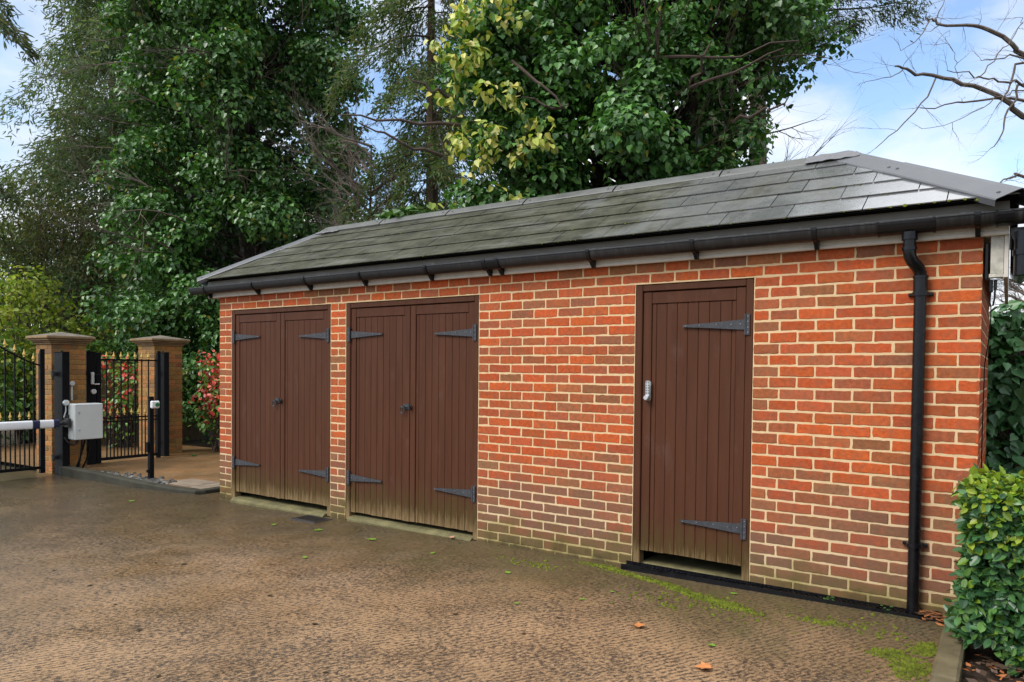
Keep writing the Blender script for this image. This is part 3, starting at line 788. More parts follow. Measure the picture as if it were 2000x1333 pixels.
thing_mb(mb, 'drain_cover', [mat('rusty_cover', (.03, .022, .016), .7, .4, .4, 20), M_iron], 'small dark square drain cover between the two double doors', 'drain cover')

def flat_leaf(name, x, y, size, ang, M, label, cat, group, shape, dz=.006, curl=.25, n=0):
    mb = MB(); z = gz(x)+dz; c, s = math.cos(ang), math.sin(ang)
    half = {'oak': [(0,0),(.14,.12),(.34,.28),(.22,.42),(.40,.58),(.22,.74),(.12,.9),(0,1)], 'oval': [(0,0),(.2,.2),(.3,.5),(.18,.8),(0,1)],
            'maple': [(0,0),(.18,.05),(.48,.12),(.36,.34),(.55,.58),(.26,.60),(.14,.80),(0,1)]}[shape]
    def P(u, v): 
        zz = size*(abs(u)*curl*1.6*random.uniform(.6,1.3) + (v-.5)**2*curl*1.4)
        return (x+size*(u*c-(v-.5)*s), y+size*(u*s+(v-.5)*c), z+zz)
    for sg in (1, -1):
        vs = [P(sg*u, v) for u, v in half]; f = tuple(range(len(vs)))
        mb.add(vs, [f if sg > 0 else f[::-1]])
    mb.tube([P(0, 0), P(0.02, -.28)], size*.018, 4)
    return tag(mb.build(name, M), label, cat, group)
M_oleaf = mat('dry_orange_leaf', (.42, .16, .05), .6, .4, .3, 60); M_dleaf = mat('wet_dark_leaf', (.028, .020, .010), .4, .5, .4, 40)
M_gleaf = mat('fresh_green_leaf', (.13, .24, .025), .45, .5, .25, 50); M_pleaf = mat('pale_pink_leaf', (.50, .25, .16), .6, .4, .2, 50)
flat_leaf('fallen_leaf', 5.787, -1.168, .085, .4, M_oleaf, 'curled orange leaf on the wet drive, the one farther from the camera', 'leaf', 'orange fallen leaves', 'maple')
flat_leaf('fallen_leaf', 6.297, -1.541, .085, 1.9, M_oleaf, 'orange leaf lying on the drive nearest the camera, front edge of the picture', 'leaf', 'orange fallen leaves', 'maple')
flat_leaf('fallen_leaf', 3.50, -.055, .07, .9, M_pleaf, 'pale pinkish leaf at the foot of the right hand double door', 'leaf', None, 'oak', .012)
for (x, y) in [(1.153,-1.89),(1.731,-2.507),(2.364,-1.865),(2.913,-2.658),(3.486,-2.815),(3.563,-1.997),(4.225,-2.187),(4.18,-3.094),(4.805,-2.615),(4.79,-1.594),(2.355,-2.549),(5.331,-1.301),(5.308,-1.634)]:
    flat_leaf('fallen_leaf', x, y, random.uniform(.028,.052), random.uniform(0, 6), M_dleaf, 'small dark wet leaf stuck flat to the brown drive', 'leaf', 'dark wet leaves on the drive', 'oval', .004, .1)
for (x, y) in [(-.689,-.656),(1.722,-.562),(2.272,-.488),(2.952,-.474),(3.706,-.546),(2.959,-1.216),(4.532,-.672),(6.043,-.245),(5.362,-.657),(5.279,-.912),(6.23,-1.214),(4.981,-1.217)]:
    flat_leaf('fallen_leaf', x, y, random.uniform(.055,.09) if x < 4.6 else random.uniform(.03,.05), random.uniform(0, 6), M_gleaf, 'small fresh green leaf lying on the drive', 'leaf', 'green leaves on the drive', 'oak', .004, .12)

# bright moss in patches along the wall side of the drive
mb = MB()
for (cx, cy, rx, ry, ang, n) in ((5.0,-.12,.16,.035,-.1,70),(5.3,-.21,.20,.035,-.2,110),(5.58,-.29,.16,.04,-.2,110),(5.78,-.39,.15,.045,-.3,130),(6.02,-.47,.16,.06,-.35,170),(6.2,-.53,.12,.03,-.3,50),
        (7.13,-.93,.10,.15,.3,260),(7.17,-.62,.07,.10,0,110),(7.02,-.80,.09,.06,.3,90),(6.6,-.5,.12,.05,0,40),(4.6,-.35,.3,.1,0,45),(5.9,-.6,.5,.2,0,80),(6.8,-.45,.3,.15,0,50)):
    ca, sa = math.cos(ang), math.sin(ang)
    for _ in range(int(n*(1.5 if n > 200 else 2.2))):
        a, b = random.gauss(0, .55)*rx, random.gauss(0, .55)*ry
        x, y = cx+a*ca-b*sa, cy+a*sa+b*ca
        if y > -.11 and x > 5.15: y = -.115
        if x > 7.23: continue
        cushion(mb, (x, y, gz(x)-.001), (random.uniform(-.3,.3), random.uniform(-.3,.3), 1), random.choice([.006,.009,.012,.016,.02])*random.uniform(.7,1.2))
tag(mb.build('moss', M_moss), kind='stuff')
# grit and litter
mb = MB()
for _ in range(420):
    x = random.uniform(7.09, 7.235); y = -abs(random.gauss(0, .05))-.004
    a = random.uniform(0, 6); s = random.uniform(.012, .034); z = gz(x)+random.uniform(.002, .03)
    c, q = math.cos(a)*s, math.sin(a)*s; t = random.uniform(-.01, .012)
    k = random.choice([(.20,.07,.03),(.10,.05,.025),(.06,.035,.02),(.3,.11,.035)])
    mb.add([(x-c, y-q, z), (x+q*.4, y-c*.4, z+t), (x+c, y+q, z+.004), (x-q*.4, y+c*.4, z-t*.3)], [(0,1,2,3)], 0, k)
for _ in range(170):
    x = random.uniform(7.37, 7.62); y = random.uniform(-1.6, -.8); a = random.uniform(0, 6); s = random.uniform(.012, .035); z = .125+random.uniform(0, .025)
    c, q = math.cos(a)*s, math.sin(a)*s; t = random.uniform(-.01, .012); k = random.choice([(.12,.05,.025),(.08,.045,.025),(.05,.03,.018),(.05,.03,.018),(.30,.10,.03),(.14,.09,.07)])
    mb.add([(x-c, y-q, z), (x+q*.5, y-c*.5, z+t), (x+c, y+q, z+.006), (x-q*.5, y+c*.5, z-t*.3)], [(0,1,2,3)], 0, k)
def colmat(name, rough=.5, spec=.5, trans=.0, vein=0.0, noisev=0.0):
    M = bpy.data.materials.new(name); M.use_nodes = True; t, b = N(M)
    a = nn(t, 'ShaderNodeAttribute', attribute_name='col'); c = a.outputs['Color']
    if noisev: c = mixc(t, rng_(t, noise(t, objco(t), 60, 3), .3, .7, 0, noisev), c, (0, 0, 0))
    t.links.new(c, b.inputs['Base Color']); b.inputs['Roughness'].default_value = rough; b.inputs['Specular IOR Level'].default_value = spec
    if trans:
        tr = nn(t, 'ShaderNodeBsdfTranslucent'); mu = mixc(t, 1.0, c, (.9, 1.0, .45), 'MULTIPLY'); t.links.new(mu, tr.inputs[0])
        ms = nn(t, 'ShaderNodeMixShader'); ms.inputs[0].default_value = trans
        t.links.new(b.outputs[0], ms.inputs[1]); t.links.new(tr.outputs[0], ms.inputs[2])
        t.links.new(ms.outputs[0], t.nodes['Material Output'].inputs[0])
    return M
tag(mb.build('leaf_litter', colmat('brown_litter', .6, .4), usecol=True), kind='stuff')
mb = MB()
for _ in range(420):
    u = random.random(); x = -3.2+1.75*u+random.gauss(0, .05); y = .10+abs(random.gauss(0, .11)); r = random.uniform(.012, .036)
    k = random.choice([.03,.045,.06,.09,.2]); g = gz(x)+.035+r*.4
    c0 = [(x+r*random.uniform(.7,1.2)*math.cos(a)*math.cos(b2), y+r*random.uniform(.7,1.2)*math.sin(a)*math.cos(b2), g+r*.6*math.sin(b2)) for b2 in (-.7,.1,.8) for a in np.linspace(0, 5.2, 6)]
    fs = [(i*6+j, i*6+(j+1) % 6, (i+1)*6+(j+1) % 6, (i+1)*6+j) for i in (0, 1) for j in range(6)]+[(12,13,14,15,16,17)]
    mb.add(c0, fs, 0, (k, k*.93, k*.82))
tag(mb.build('gravel', colmat('grey_pebbles', .45, .5), usecol=True), kind='stuff')

# ------------------------------------------------------------------ entrance: posts, piers, gates, barrier
M_gatepost = mat('satin_black_steel', (.006, .0065, .008), .45, .10, .2, 20)
M_gold = mat('gilt_finial', (.62, .40, .10), .38, .5, .15, 40, metal=.55)
M_stone = mat('weathered_capstone', (.20, .135, .07), .85, .3, .35, 6, .4, 70)
M_greycab = mat('pale_grey_enamel', (.52, .54, .53), .4, .5, .05, 6)
M_white = mat('white_enamel', (.72, .73, .75), .38, .5, .05, 6)
M_navy = mat('navy_reflective_band', (.012, .018, .06), .35, .5)
def gate_post(x0, x1, y0, y1, top, label):
    r = empty('gate_post', ((x0+x1)/2, (y0+y1)/2, gz(x0)), label, 'gate post', 'black steel gate posts')
    mb = MB(); mb.box((x0, y0, gz(x0)-.1), (x1, y1, top-.012), bev=.006); mb.build('post_body', M_gatepost, r)
    mb = MB(); mb.box((x0-.004, y0-.004, top-.0118), (x1+.004, y1+.004, top), bev=.004); mb.tube([((x0+x1)/2, (y0+y1)/2, top), ((x0+x1)/2, (y0+y1)/2, top+.018)], .016, 8); mb.build('post_cap', M_gatepost, r)
    for z in (.18, 1.38):
        mb = MB()
        mb.box((x0+.04, y0-.055, z-.03), (x0+.10, y0-.001, z+.03), bev=.006); mb.tube([(x0+.07, y0-.05, z-.045), (x0+.07, y0-.05, z+.045)], .02, 10); mb.build('hinge_bracket', M_iron, r)
    return r
gate_post(-3.86, -3.61, -.10, .0, 1.70, 'broad black steel post carrying the grey control box in front of the nearer pier')
gate_post(-4.45, -4.29, .555, .69, 1.725, 'black steel latch post between the nearer brick pier and the walk gate')
gate_post(-4.66, -4.42, 1.875, 1.965, 1.745, 'black steel hinge post on the far side of the walk gate')
YP = [((.36,.205,.065), .4), ((.42,.19,.06), .3), ((.28,.165,.06), .2), ((.20,.125,.06), .1)]
def pier(x0, x1, y0, y1, top, label):
    global PAL
    r = empty('gate_pier', ((x0+x1)/2, (y0+y1)/2, gz(x0)), label, 'gate pier', 'brick gate piers')
    mb = MB(); keep = PAL; PAL = YP; row = 0; z = top
    while z > -.15:
        for O, Ud, Nd, W in (((x1, y0), (0,1,0), (1,0,0), y1-y0), ((x0, y0), (1,0,0), (0,-1,0), x1-x0), ((x1, y1), (-1,0,0), (0,1,0), x1-x0), ((x0, y1), (0,-1,0), (-1,0,0), y1-y0)):
            j = [0, W/2, W] if row % 2 else [0, W/4, W*.75, W]
            for a, b in zip(j[:-1], j[1:]): brick(mb, O, Ud, Nd, a+(.004 if a > 0 else 0), b-(.004 if b < W else 0), z-.066, z, brick_col(0))
        z -= .075; row += 1
    mb.box((x0+.006, y0+.006, gz(x0)-.2), (x1-.006, y1-.006, top-.001), 1)
    PAL = keep; mb.build('brick_shaft', [M_ybrick, M_ymortar], r, usecol=True)
    mb = MB(); o = 0; zz = top
    for (ov, h) in ((.022,.03),(.045,.025),(.075,.03),(.10,.04)):
        mb.box((x0-ov, y0-ov, zz+.0005), (x1+ov, y1+ov, zz+h), bev=.008); zz += h
    cx, cy = (x0+x1)/2, (y0+y1)/2; ov = .094
    b4 = [(x0-ov, y0-ov, zz+.001), (x1+ov, y0-ov, zz+.001), (x1+ov, y1+ov, zz+.001), (x0-ov, y1+ov, zz+.001)]
    mb.add(b4+[(cx-.02, cy, zz+.07), (cx+.02, cy, zz+.07)], [(0,1,5,4),(1,2,5),(2,3,4,5),(3,0,4),(3,2,1,0)], 1)
    mb.build('capstone', [M_stone, mat('lichen_grey_stone', (.15,.13,.105), .9, .3, .4, 8, .5, 60)], r)
    return r
pier(-4.50, -4.0, -.075, .405, 1.81, 'nearer yellow brick gate pier with stone cap behind the grey control box')
pier(-5.30, -4.78, 1.90, 2.42, 1.86, 'farther yellow brick gate pier with stone cap beside the red leaved shrub')
mb = MB(); mb.tube([(-3.999,.20,1.235),(-3.97,.20,1.235),(-3.965,.20,1.235)], [.036,.036,.02], 14); mb.box((-3.999,.185,.98), (-3.985,.212,1.2), bev=.004)
thing_mb(mb, 'round_sensor', M_greycab, 'small round grey sensor fixed to the nearer brick pier', 'sensor')

def finial(mb, x, y, z, s=1.0):
    mb.lathe((x, y, z), [(.004*s,0),(.013*s,.008*s),(.009*s,.020*s),(.010*s,.026*s),(.021*s,.040*s),(.018*s,.055*s),(.008*s,.085*s),(.007*s,.092*s),(.009*s,.099*s),(.001,.118*s)], 6)
def railing(root, x, bars, dogs, tops, zb, dogtop, rails):
    for y, zt in zip(bars, tops):
        mb = MB(); mb.box((x-.008, y-.008, zb), (x+.008, y+.008, zt)); b = mb.build('bar', M_gatepost, root)
        mb = MB(); finial(mb, x, y, zt+.0005); mb.build('finial', M_gold, b, smooth=True)
    for y in dogs:
        mb = MB(); mb.box((x-.007, y-.007, zb), (x+.007, y+.007, dogtop)); b = mb.build('dog_bar', M_gatepost, root)
        mb = MB(); finial(mb, x, y, dogtop+.0005, .95); mb.build('finial', M_gold, b, smooth=True)
gx = -3.76
g1 = empty('drive_gate', (gx, -.3, gz(gx)), 'wide black railing gate with gold spear tips across the drive', 'gate', 'black railing gates')
bars = [-.408-.1165*k for k in range(12)]
tops = [1.672+.052*k+.0035*k*k-.118 for k in range(12)]
railing(g1, gx, bars, [b-.058 for b in bars], tops, .04, .745, None)
mb = MB()
mb.prism([(gx-.03, gz(gx)+.05), (gx+.03, gz(gx)+.05), (gx+.03, 1.73), (gx-.03, 1.66)], 'y', -.335, -.275)
mb.box((gx-.018, -1.75, .035), (gx+.018, -.336, .075)); mb.box((gx-.013, -1.75, .64), (gx+.013, -.336, .665)); mb.box((gx-.013, -1.75, .70), (gx+.013, -.336, .722))
for i in range(11):
    za, zb = tops[i]-.03, tops[i+1]-.03; mb.tube([(gx, bars[i]+.004, za), (gx, bars[i+1]-.004, zb)], .013, 6)
mb.tube([(gx, -.33, tops[0]-.05), (gx, bars[0], tops[0]-.03)], .013, 6)
mb.build('gate_frame', M_gatepost, g1)
gx = -4.35
g2 = empty('walk_gate', (gx, 1.25, gz(gx)), 'narrow black railing walk gate with gold spear tips between the two brick piers', 'gate', 'black railing gates')
bars = [.879+.1135*k for k in range(7)]
railing(g2, gx, bars, [b+.0567 for b in bars], [1.615]*7, .02, .705, None)
mb = MB()
mb.box((gx-.025, .715, gz(gx)+.03), (gx+.025, .785, 1.71), bev=.004)
mb.prism([(gx-.03, gz(gx)+.03), (gx+.03, gz(gx)+.03), (gx+.03, 1.76), (gx-.03, 1.69)], 'y', 1.70, 1.755)
mb.box((gx-.016, .786, -.005), (gx+.016, 1.699, .04)); mb.box((gx-.012, .786, 1.585), (gx+.012, 1.699, 1.612)); mb.box((gx-.011, .786, .655), (gx+.011, 1.699, .678)); mb.box((gx-.011, .786, .60), (gx+.011, 1.699, .62))
mb.build('gate_frame', M_gatepost, g2)
mb = MB(); mb.box((gx+.07, .60, 1.21), (gx+.10, .65, 1.40), 0, bev=.008); mb.box((gx+.07, .655, 1.20), (gx+.13, .74, 1.37), 1, bev=.008)
mb.tube([(gx+.085, .63, 1.215), (gx+.14, .63, 1.215), (gx+.145, .70, 1.215)], .010, 8)
mb.tube([(gx+.061, .645, 1.10), (gx+.085, .645, 1.10), (gx+.09, .645, 1.10)], [.04, .04, .028], 14)
mb.build('gate_lock', [M_greycab, M_gatepost], g2)

r = empty('control_box', (-3.52, .17, .44), 'pale grey metal control cabinet on the black gate post', 'control box')
mb = MB(); mb.box((-3.625, -.025, .440), (-3.436, .368, .957), bev=.012); mb.build('cabinet', M_greycab, r)
mb = MB(); mb.box((-3.434, -.022, .444), (-3.416, .365, .953), bev=.007); d = mb.build('cabinet_door', M_greycab, r)
for z in (.835, .587):
    mb = MB(); mb.tube([(-3.417, .034, z), (-3.404, .034, z)], .012, 12); mb.box((-3.404, .028, z-.018), (-3.399, .038, z+.012), bev=.002); mb.build('quarter_turn_lock', M_steel, d)
mb = MB(); mb.box((-3.61, -.07, .62), (-3.57, -.026, .80))
mb.build('mounting_bracket', M_iron, r)
mb = MB()
for (a, b, c_) in (((-3.5,.06,.44), (-3.48,-.02,.28), (-3.58,-.09,.48)), ((-3.52,.16,.44), (-3.55,.14,.22), (-3.62,.05,-.05)), ((-3.52,.22,.44), (-3.56,.26,.2), (-3.66,.16,-.05)), ((-3.52,.12,.44), (-3.5,.1,.2), (-3.6,.09,-.05))):
    A, B, C_ = Vector(a), Vector(b), Vector(c_); mb.tube([A.lerp(B, t).lerp(B.lerp(C_, t), t) for t in np.linspace(0, 1, 10)], .013, 7)
mb.build('cable', M_black_plastic, r)
r = empty('barrier_arm', (-3.5, -.2, gz(-3.5)), 'white barrier arm with a navy band resting level in front of the drive gate', 'barrier arm')
def armseg(y0, y1, name, M, k=1.0, p=None):
    mb = MB(); mb.prism([(-3.5+.038*k*math.copysign(abs(math.cos(t))**.6, math.cos(t)), .687+.058*k*math.copysign(abs(math.sin(t))**.6, math.sin(t))) for t in np.linspace(0, 2*math.pi, 20, endpoint=False)], 'y', y0, y1)
    return mb.build(name, M, p, smooth=True)
tube = armseg(-3.6, -.275, 'arm_tube', M_white, 1, r)
armseg(-.54, -.45, 'navy_band', M_navy, 1.03, tube); armseg(-.274, -.20, 'end_collar', M_navy, 1.06, r)
mb = MB(); mb.tube([(-3.5,-.199,.687),(-3.5,-.12,.687),(-3.5,-.05,.69)], .028, 12); mb.tube([(-3.5,-.15,.687),(-3.5,-.13,.687)], .045, 12); mb.box((-3.609,-.09,.62),(-3.47,-.045,.75), bev=.008)
mb.tube([(-3.46,-.24,.60),(-3.46,-.24,.64)], .02, 8)
mb.build('pivot', M_iron, r)
mb = MB(); mb.tube([(-3.609,-.06,.97),(-3.575,-.06,.97),(-3.57,-.06,.97)], [.04,.04,.026], 14); mb.box((-3.609,-.075,.93),(-3.585,-.045,.945))
mb.tube([(-3.60,-.06,.935),(-3.60,-.06,.85),(-3.603,-.085,.76)], .008, 6)
thing_mb(mb, 'round_sensor', M_greycab, 'small round grey sensor on the black post just above the barrier arm', 'sensor')
r = empty('button_post', (-1.92, .25, gz(-1.9)), 'slim black post with a white push button box beside the path', 'button post')
mb = MB(); mb.box((-1.95, .222, gz(-1.9)-.1), (-1.89, .282, 1.09), bev=.004); mb.box((-1.953, .219, 1.0905), (-1.887, .285, 1.10), bev=.003); mb.build('post_body', M_gatepost, r)
mb = MB(); mb.box((-1.888, .222, .945), (-1.842, .334, 1.045), bev=.012); bx = mb.build('button_box', M_white, r)
mb = MB(); mb.tube([(-1.843,.296,.995),(-1.832,.296,.995),(-1.829,.296,.995)], [.026,.026,.018], 14); mb.build('green_button', mat('green_plastic', (.01,.16,.05), .35), bx)
mb = MB(); mb.box((-1.94,.190,.36),(-1.90,.2215,.50), bev=.008); mb.box((-1.94,.196,.09),(-1.90,.2215,.13), bev=.006); mb.build('cable_entry', M_black_plastic, r)

# ------------------------------------------------------------------ fences
M_fence = mat('weathered_fence_board', (.15, .105, .06), .85, .3, .4, 6, .5, 60, stretch=(14, 14, 1.2))
M_rail = mat('grey_fence_rail', (.20, .165, .12), .85, .3, .35, 8, .5, 50)
M_greenpost = mat('algae_fence_post', (.13, .13, .045), .85, .3, .35, 8, .4, 50)
def fence(p0, p1, h, label, nb, posts, zr, side):
    p0, p1 = Vector((*p0, 0)), Vector((*p1, 0)); d = (p1-p0).normalized(); q = Vector((-d.y, d.x, 0))*side; W = (p1-p0).length
    r = empty('wooden_fence', (p0.x, p0.y, gz(p0.x)), label, 'fence')
    def obx(mb, u0, u1, v0, v1, z0, z1):
        vs = []
        for z in (z0, z1):
            for (u, v) in ((u0,v0),(u1,v0),(u1,v1),(u0,v1)): vs.append(tuple(p0+d*u+q*v+Vector((0,0,z))))
        mb.add(vs, [(0,3,2,1),(4,5,6,7),(0,1,5,4),(1,2,6,5),(2,3,7,6),(3,0,4,7)])
    mb = MB(); bw = W/nb
    for i in range(nb):
        a = random.uniform(0, .006); obx(mb, i*bw, (i+1)*bw-.004, a, a+.018, -.15, h+random.uniform(-.012, .012))
    mb.build('board_panel', M_fence, r)
    for z in zr:
        mb = MB(); obx(mb, 0, W, -.045, -.001, z-.035, z+.035); mb.build('rail', M_rail, r)
    for u in posts:
        mb = MB(); obx(mb, u-.05, u+.05, -.135, -.046, -.2, h-.05); mb.build('post', M_greenpost, r)
    return r
fence((6.9, 2.75), (11.5, 2.75), 1.92, 'weathered close board fence under ivy behind the right end of the shed', 46, (.86, 2.8), (.35, 1.12, 1.80), 1)
fence((-7.6, 4.6), (-7.3, 1.5), 1.62, 'brown board fence behind the walk gate', 40, (1.2, 3.2), (.4, 1.3), 1)
# surveyed positions in world metres
YELLOW_CENTRES = [[2.516, 1.243, 5.266, 0.2], [2.629, 1.323, 5.35, 0.2], [2.904, 1.511, 5.326, 0.16], [2.976, 1.556, 5.188, 0.15], [2.68, 1.351, 5.101, 0.14], [2.433, 1.175, 4.876, 0.18], [2.64, 1.316, 4.85, 0.2], [2.552, 1.25, 4.683, 0.15], [2.822, 1.442, 4.908, 0.12], [2.398, 1.136, 4.375, 0.16], [2.538, 1.229, 4.294, 0.16], [2.739, 1.373, 4.491, 0.17], [2.924, 1.498, 4.41, 0.18], [2.995, 1.544, 4.327, 0.12], [2.991, 1.547, 4.521, 0.12], [2.5, 1.192, 3.932, 0.18], [2.613, 1.272, 3.989, 0.16], [2.754, 1.364, 3.852, 0.18], [2.935, 1.491, 3.938, 0.2], [3.093, 1.602, 4.023, 0.17], [3.228, 1.698, 4.135, 0.14], [3.165, 1.648, 3.913, 0.15], [2.689, 1.314, 3.685, 0.13], [3.03, 1.552, 3.8, 0.13], [3.278, 1.727, 3.942, 0.12], [2.38, 1.148, 5.208, 0.12], [3.014, 1.531, 3.477, 0.1], [2.468, 1.152, 3.321, 0.08], [2.317, 1.097, 4.958, 0.12], [2.817, 1.414, 4.075, 0.14]]
TWIG_LIMBS = [[[2.346, 1.286, 4.516], [2.175, 0.808, 4.617], [2.313, 1.021, 4.538]], [[2.446, 1.345, 4.205], [1.555, 0.37, 4.2], [2.025, 0.813, 4.17]], [[2.29, 1.228, 3.864], [1.737, 0.492, 4.121], [2.03, 0.81, 3.966]], [[2.897, 1.676, 4.918], [3.574, 1.759, 4.334], [3.292, 1.693, 4.506]], [[4.399, 2.696, 4.569], [5.447, 3.063, 4.956], [4.971, 2.852, 4.747]], [[4.156, 2.542, 4.962], [5.58, 3.157, 5.039], [4.831, 2.76, 4.911]], [[4.513, 2.777, 4.655], [4.817, 2.633, 5.03], [4.705, 2.672, 4.854]], [[4.919, 3.044, 4.264], [5.504, 3.087, 4.439], [5.254, 3.033, 4.32]], [[3.421, 2.022, 4.444], [3.168, 1.483, 4.411], [3.295, 1.691, 4.395]], [[4.225, 2.591, 5.019], [4.358, 2.331, 5.46], [4.314, 2.415, 5.236]], [[4.131, 2.527, 5.047], [4.214, 2.232, 5.459], [4.196, 2.334, 5.234]]]
BRANCHES = [[[7.564, 5.251, 5.193], [7.491, 5.153, 5.233], [7.295, 4.975, 5.381], [7.127, 4.813, 5.453], [6.986, 4.667, 5.438], [6.8, 4.491, 5.427], [6.717, 4.386, 5.458], [6.665, 4.302, 5.45]], [[6.763, 4.711, 5.524], [6.682, 4.603, 5.416]], [[6.661, 4.641, 5.552], [6.572, 4.526, 5.338], [6.412, 4.363, 5.173]], [[6.732, 4.692, 5.594], [6.804, 4.698, 5.78]], [[7.583, 5.61, 4.596], [7.379, 5.426, 4.761], [7.078, 5.175, 4.893], [6.781, 4.925, 4.981], [6.536, 4.71, 5.021], [6.403, 4.571, 5.039], [6.339, 4.479, 5.057]], [[6.71, 5.024, 5.029], [6.581, 4.877, 4.69], [6.344, 4.656, 4.371], [6.156, 4.472, 4.145]], [[6.377, 4.798, 5.11], [6.274, 4.676, 5.02], [6.033, 4.459, 4.94]], [[7.57, 4.877, 4.72], [7.453, 4.748, 4.725], [7.291, 4.588, 4.73], [7.153, 4.446, 4.74], [7.017, 4.304, 4.761], [6.882, 4.164, 4.781]], [[7.582, 5.981, 4.861], [7.426, 5.826, 4.875], [7.221, 5.636, 4.857], [6.967, 5.412, 4.808], [6.766, 5.224, 4.747], [6.552, 5.027, 4.705]], [[7.566, 5.126, 5.033], [7.475, 5.009, 4.841], [7.384, 4.892, 4.623], [7.317, 4.793, 4.481]], [[7.574, 5.492, 4.921], [7.503, 5.39, 4.754], [7.409, 5.27, 4.529], [7.366, 5.185, 4.277], [7.273, 5.067, 4.115]], [[7.564, 5.004, 5.058], [7.329, 4.793, 5.027], [7.176, 4.638, 4.985]], [[7.157, 4.596, 4.789], [7.285, 4.64, 4.966], [7.421, 4.69, 5.135], [7.509, 4.706, 5.285], [7.543, 4.684, 5.377]], [[6.961, 4.462, 4.826], [6.951, 4.41, 4.922], [6.923, 4.346, 5.045], [6.869, 4.262, 5.11], [6.892, 4.233, 5.231]], [[7.575, 5.368, 4.791], [7.381, 5.184, 4.714], [7.19, 5.0, 4.579], [6.906, 4.751, 4.385], [6.622, 4.505, 4.298]], [[7.592, 4.862, 3.702], [7.522, 4.765, 3.69], [7.431, 4.652, 3.639], [7.372, 4.562, 3.594]]]
# ------------------------------------------------------------------ vegetation
SHAPES = {
 'ivy': [(0,0),(.26,-.04),(.50,.16),(.47,.40),(.27,.62),(.11,.86),(0,1)],
 'heart': [(0,0),(.30,-.06),(.46,.14),(.40,.45),(.20,.78),(0,1)],
 'oval': [(0,0),(.20,.16),(.29,.45),(.21,.76),(0,1)],
 'narrow': [(0,0),(.10,.3),(.09,.65),(0,1)],
 'dia': [(0,0),(.34,.42),(0,1)],
}
def norm(a): return a/np.maximum(np.linalg.norm(a, axis=1, keepdims=True), 1e-9)
def leaves(name, P, Nn, T, size, col, shape, M, parent=None, fold=.22, curl=.12):
    """each leaf is two halves folded along the midrib, with a slight curl to the tip"""
    P = np.asarray(P, float); n = len(P); Nn = norm(np.asarray(Nn, float)); T = np.asarray(T, float)
    T = norm(T-Nn*np.sum(T*Nn, 1, keepdims=True)); S = np.cross(Nn, T)
    h = SHAPES[shape]; k = len(h); size = np.asarray(size).reshape(-1, 1)
    fo = fold*rng.uniform(.3, 1.5, (n, 1)); cu = curl*rng.uniform(-.4, 1.8, (n, 1)); asp = rng.uniform(.85, 1.12, (n, 1))
    rows = []
    loc = [(x, y) for x, y in h]+[(-x, y) for x, y in h[1:-1]]
    for (x, y) in loc:
        rows.append(P+size*(S*x*asp+T*y+Nn*(abs(x)*fo-cu*y*y)))
    V = np.stack(rows, 1).reshape(-1, 3); m_ = len(loc)
    right = list(range(k)); left = [0]+[k-1]+[k+i for i in range(k-2)][::-1]
    base = (np.arange(n)*m_).reshape(-1, 1)
    if shape == 'dia': polys = [[0, 1, 2, 3]]
    else: polys = [right, left]
    idx = np.concatenate([np.concatenate([base+np.array(p) for p in polys], 1)], 1).ravel()
    sizes = np.tile([len(p) for p in polys], n)
    c = np.repeat(np.asarray(col, float).reshape(n, 3), m_, 0)
    return npmesh(name, V, sizes, idx, M, parent, col=np.clip(c, 0, 1))
def rdir(n):
    v = rng.normal(size=(n, 3)); return norm(v)
def palette(n, cols, w=None, jit=.2):
    c = np.array(cols)[rng.choice(len(cols), n, p=w)]
    return c*rng.uniform(1-jit, 1+jit, (n, 1))*rng.uniform(.93, 1.07, (n, 3))
def clump_leaves(cents, rads, per, size, cols, w, up=.5, droop=.8, flat=.8, inner=.25, jit=.22, cvar=.18):
    """leaf positions on domed clumps (dense outer skin, a few inside)"""
    Ps, Ns, Ts, Ss, Cs = [], [], [], [], []
    for c, r in zip(cents, rads):
        n = max(4, int(per*r*r)); d = rdir(n)
        d[:, 2] = np.abs(d[:, 2])*1.0*np.where(rng.random(n) < .72, 1, -1)
        rr = r*np.where(rng.random(n) < inner, rng.uniform(.2, .8, n), rng.normal(.97, .10, n))
        Ps.append(c+d*rr[:, None]*np.array([1, 1, flat]))
        Ns.append(d+np.array([0, 0, up])+rng.normal(0, .42, (n, 3)))
        Ts.append(np.array([0, 0, -droop])+d*.55+rng.normal(0, .38, (n, 3)))
        Ss.append(rng.uniform(size[0], size[1], n))
        Cs.append(palette(n, cols, w, jit)*rng.uniform(1-cvar, 1+cvar))
    return [np.concatenate(a) for a in (Ps, Ns, Ts, Ss, Cs)]
def limb(mb, pts, r0, r1, n=6, wob=.0):
    """tapered limb through control points, smoothed"""
    pts = [np.array(p, float) for p in pts]; out = []
    ext = [2*pts[0]-pts[1]]+pts+[2*pts[-1]-pts[-2]]
    for i in range(1, len(ext)-2):
        p0, p1, p2, p3 = ext[i-1:i+3]
        for t in (0, .33, .67): out.append(.5*((2*p1)+(-p0+p2)*t+(2*p0-5*p1+4*p2-p3)*t*t+(-p0+3*p1-3*p2+p3)*t**3))
    out.append(pts[-1]); k = len(out)
    if wob: out = [p+rng.normal(0, wob, 3)*(0 < i < k-1) for i, p in enumerate(out)]
    mb.tube([tuple(p) for p in out], [r0+(r1-r0)*i/(k-1) for i in range(k)], n)
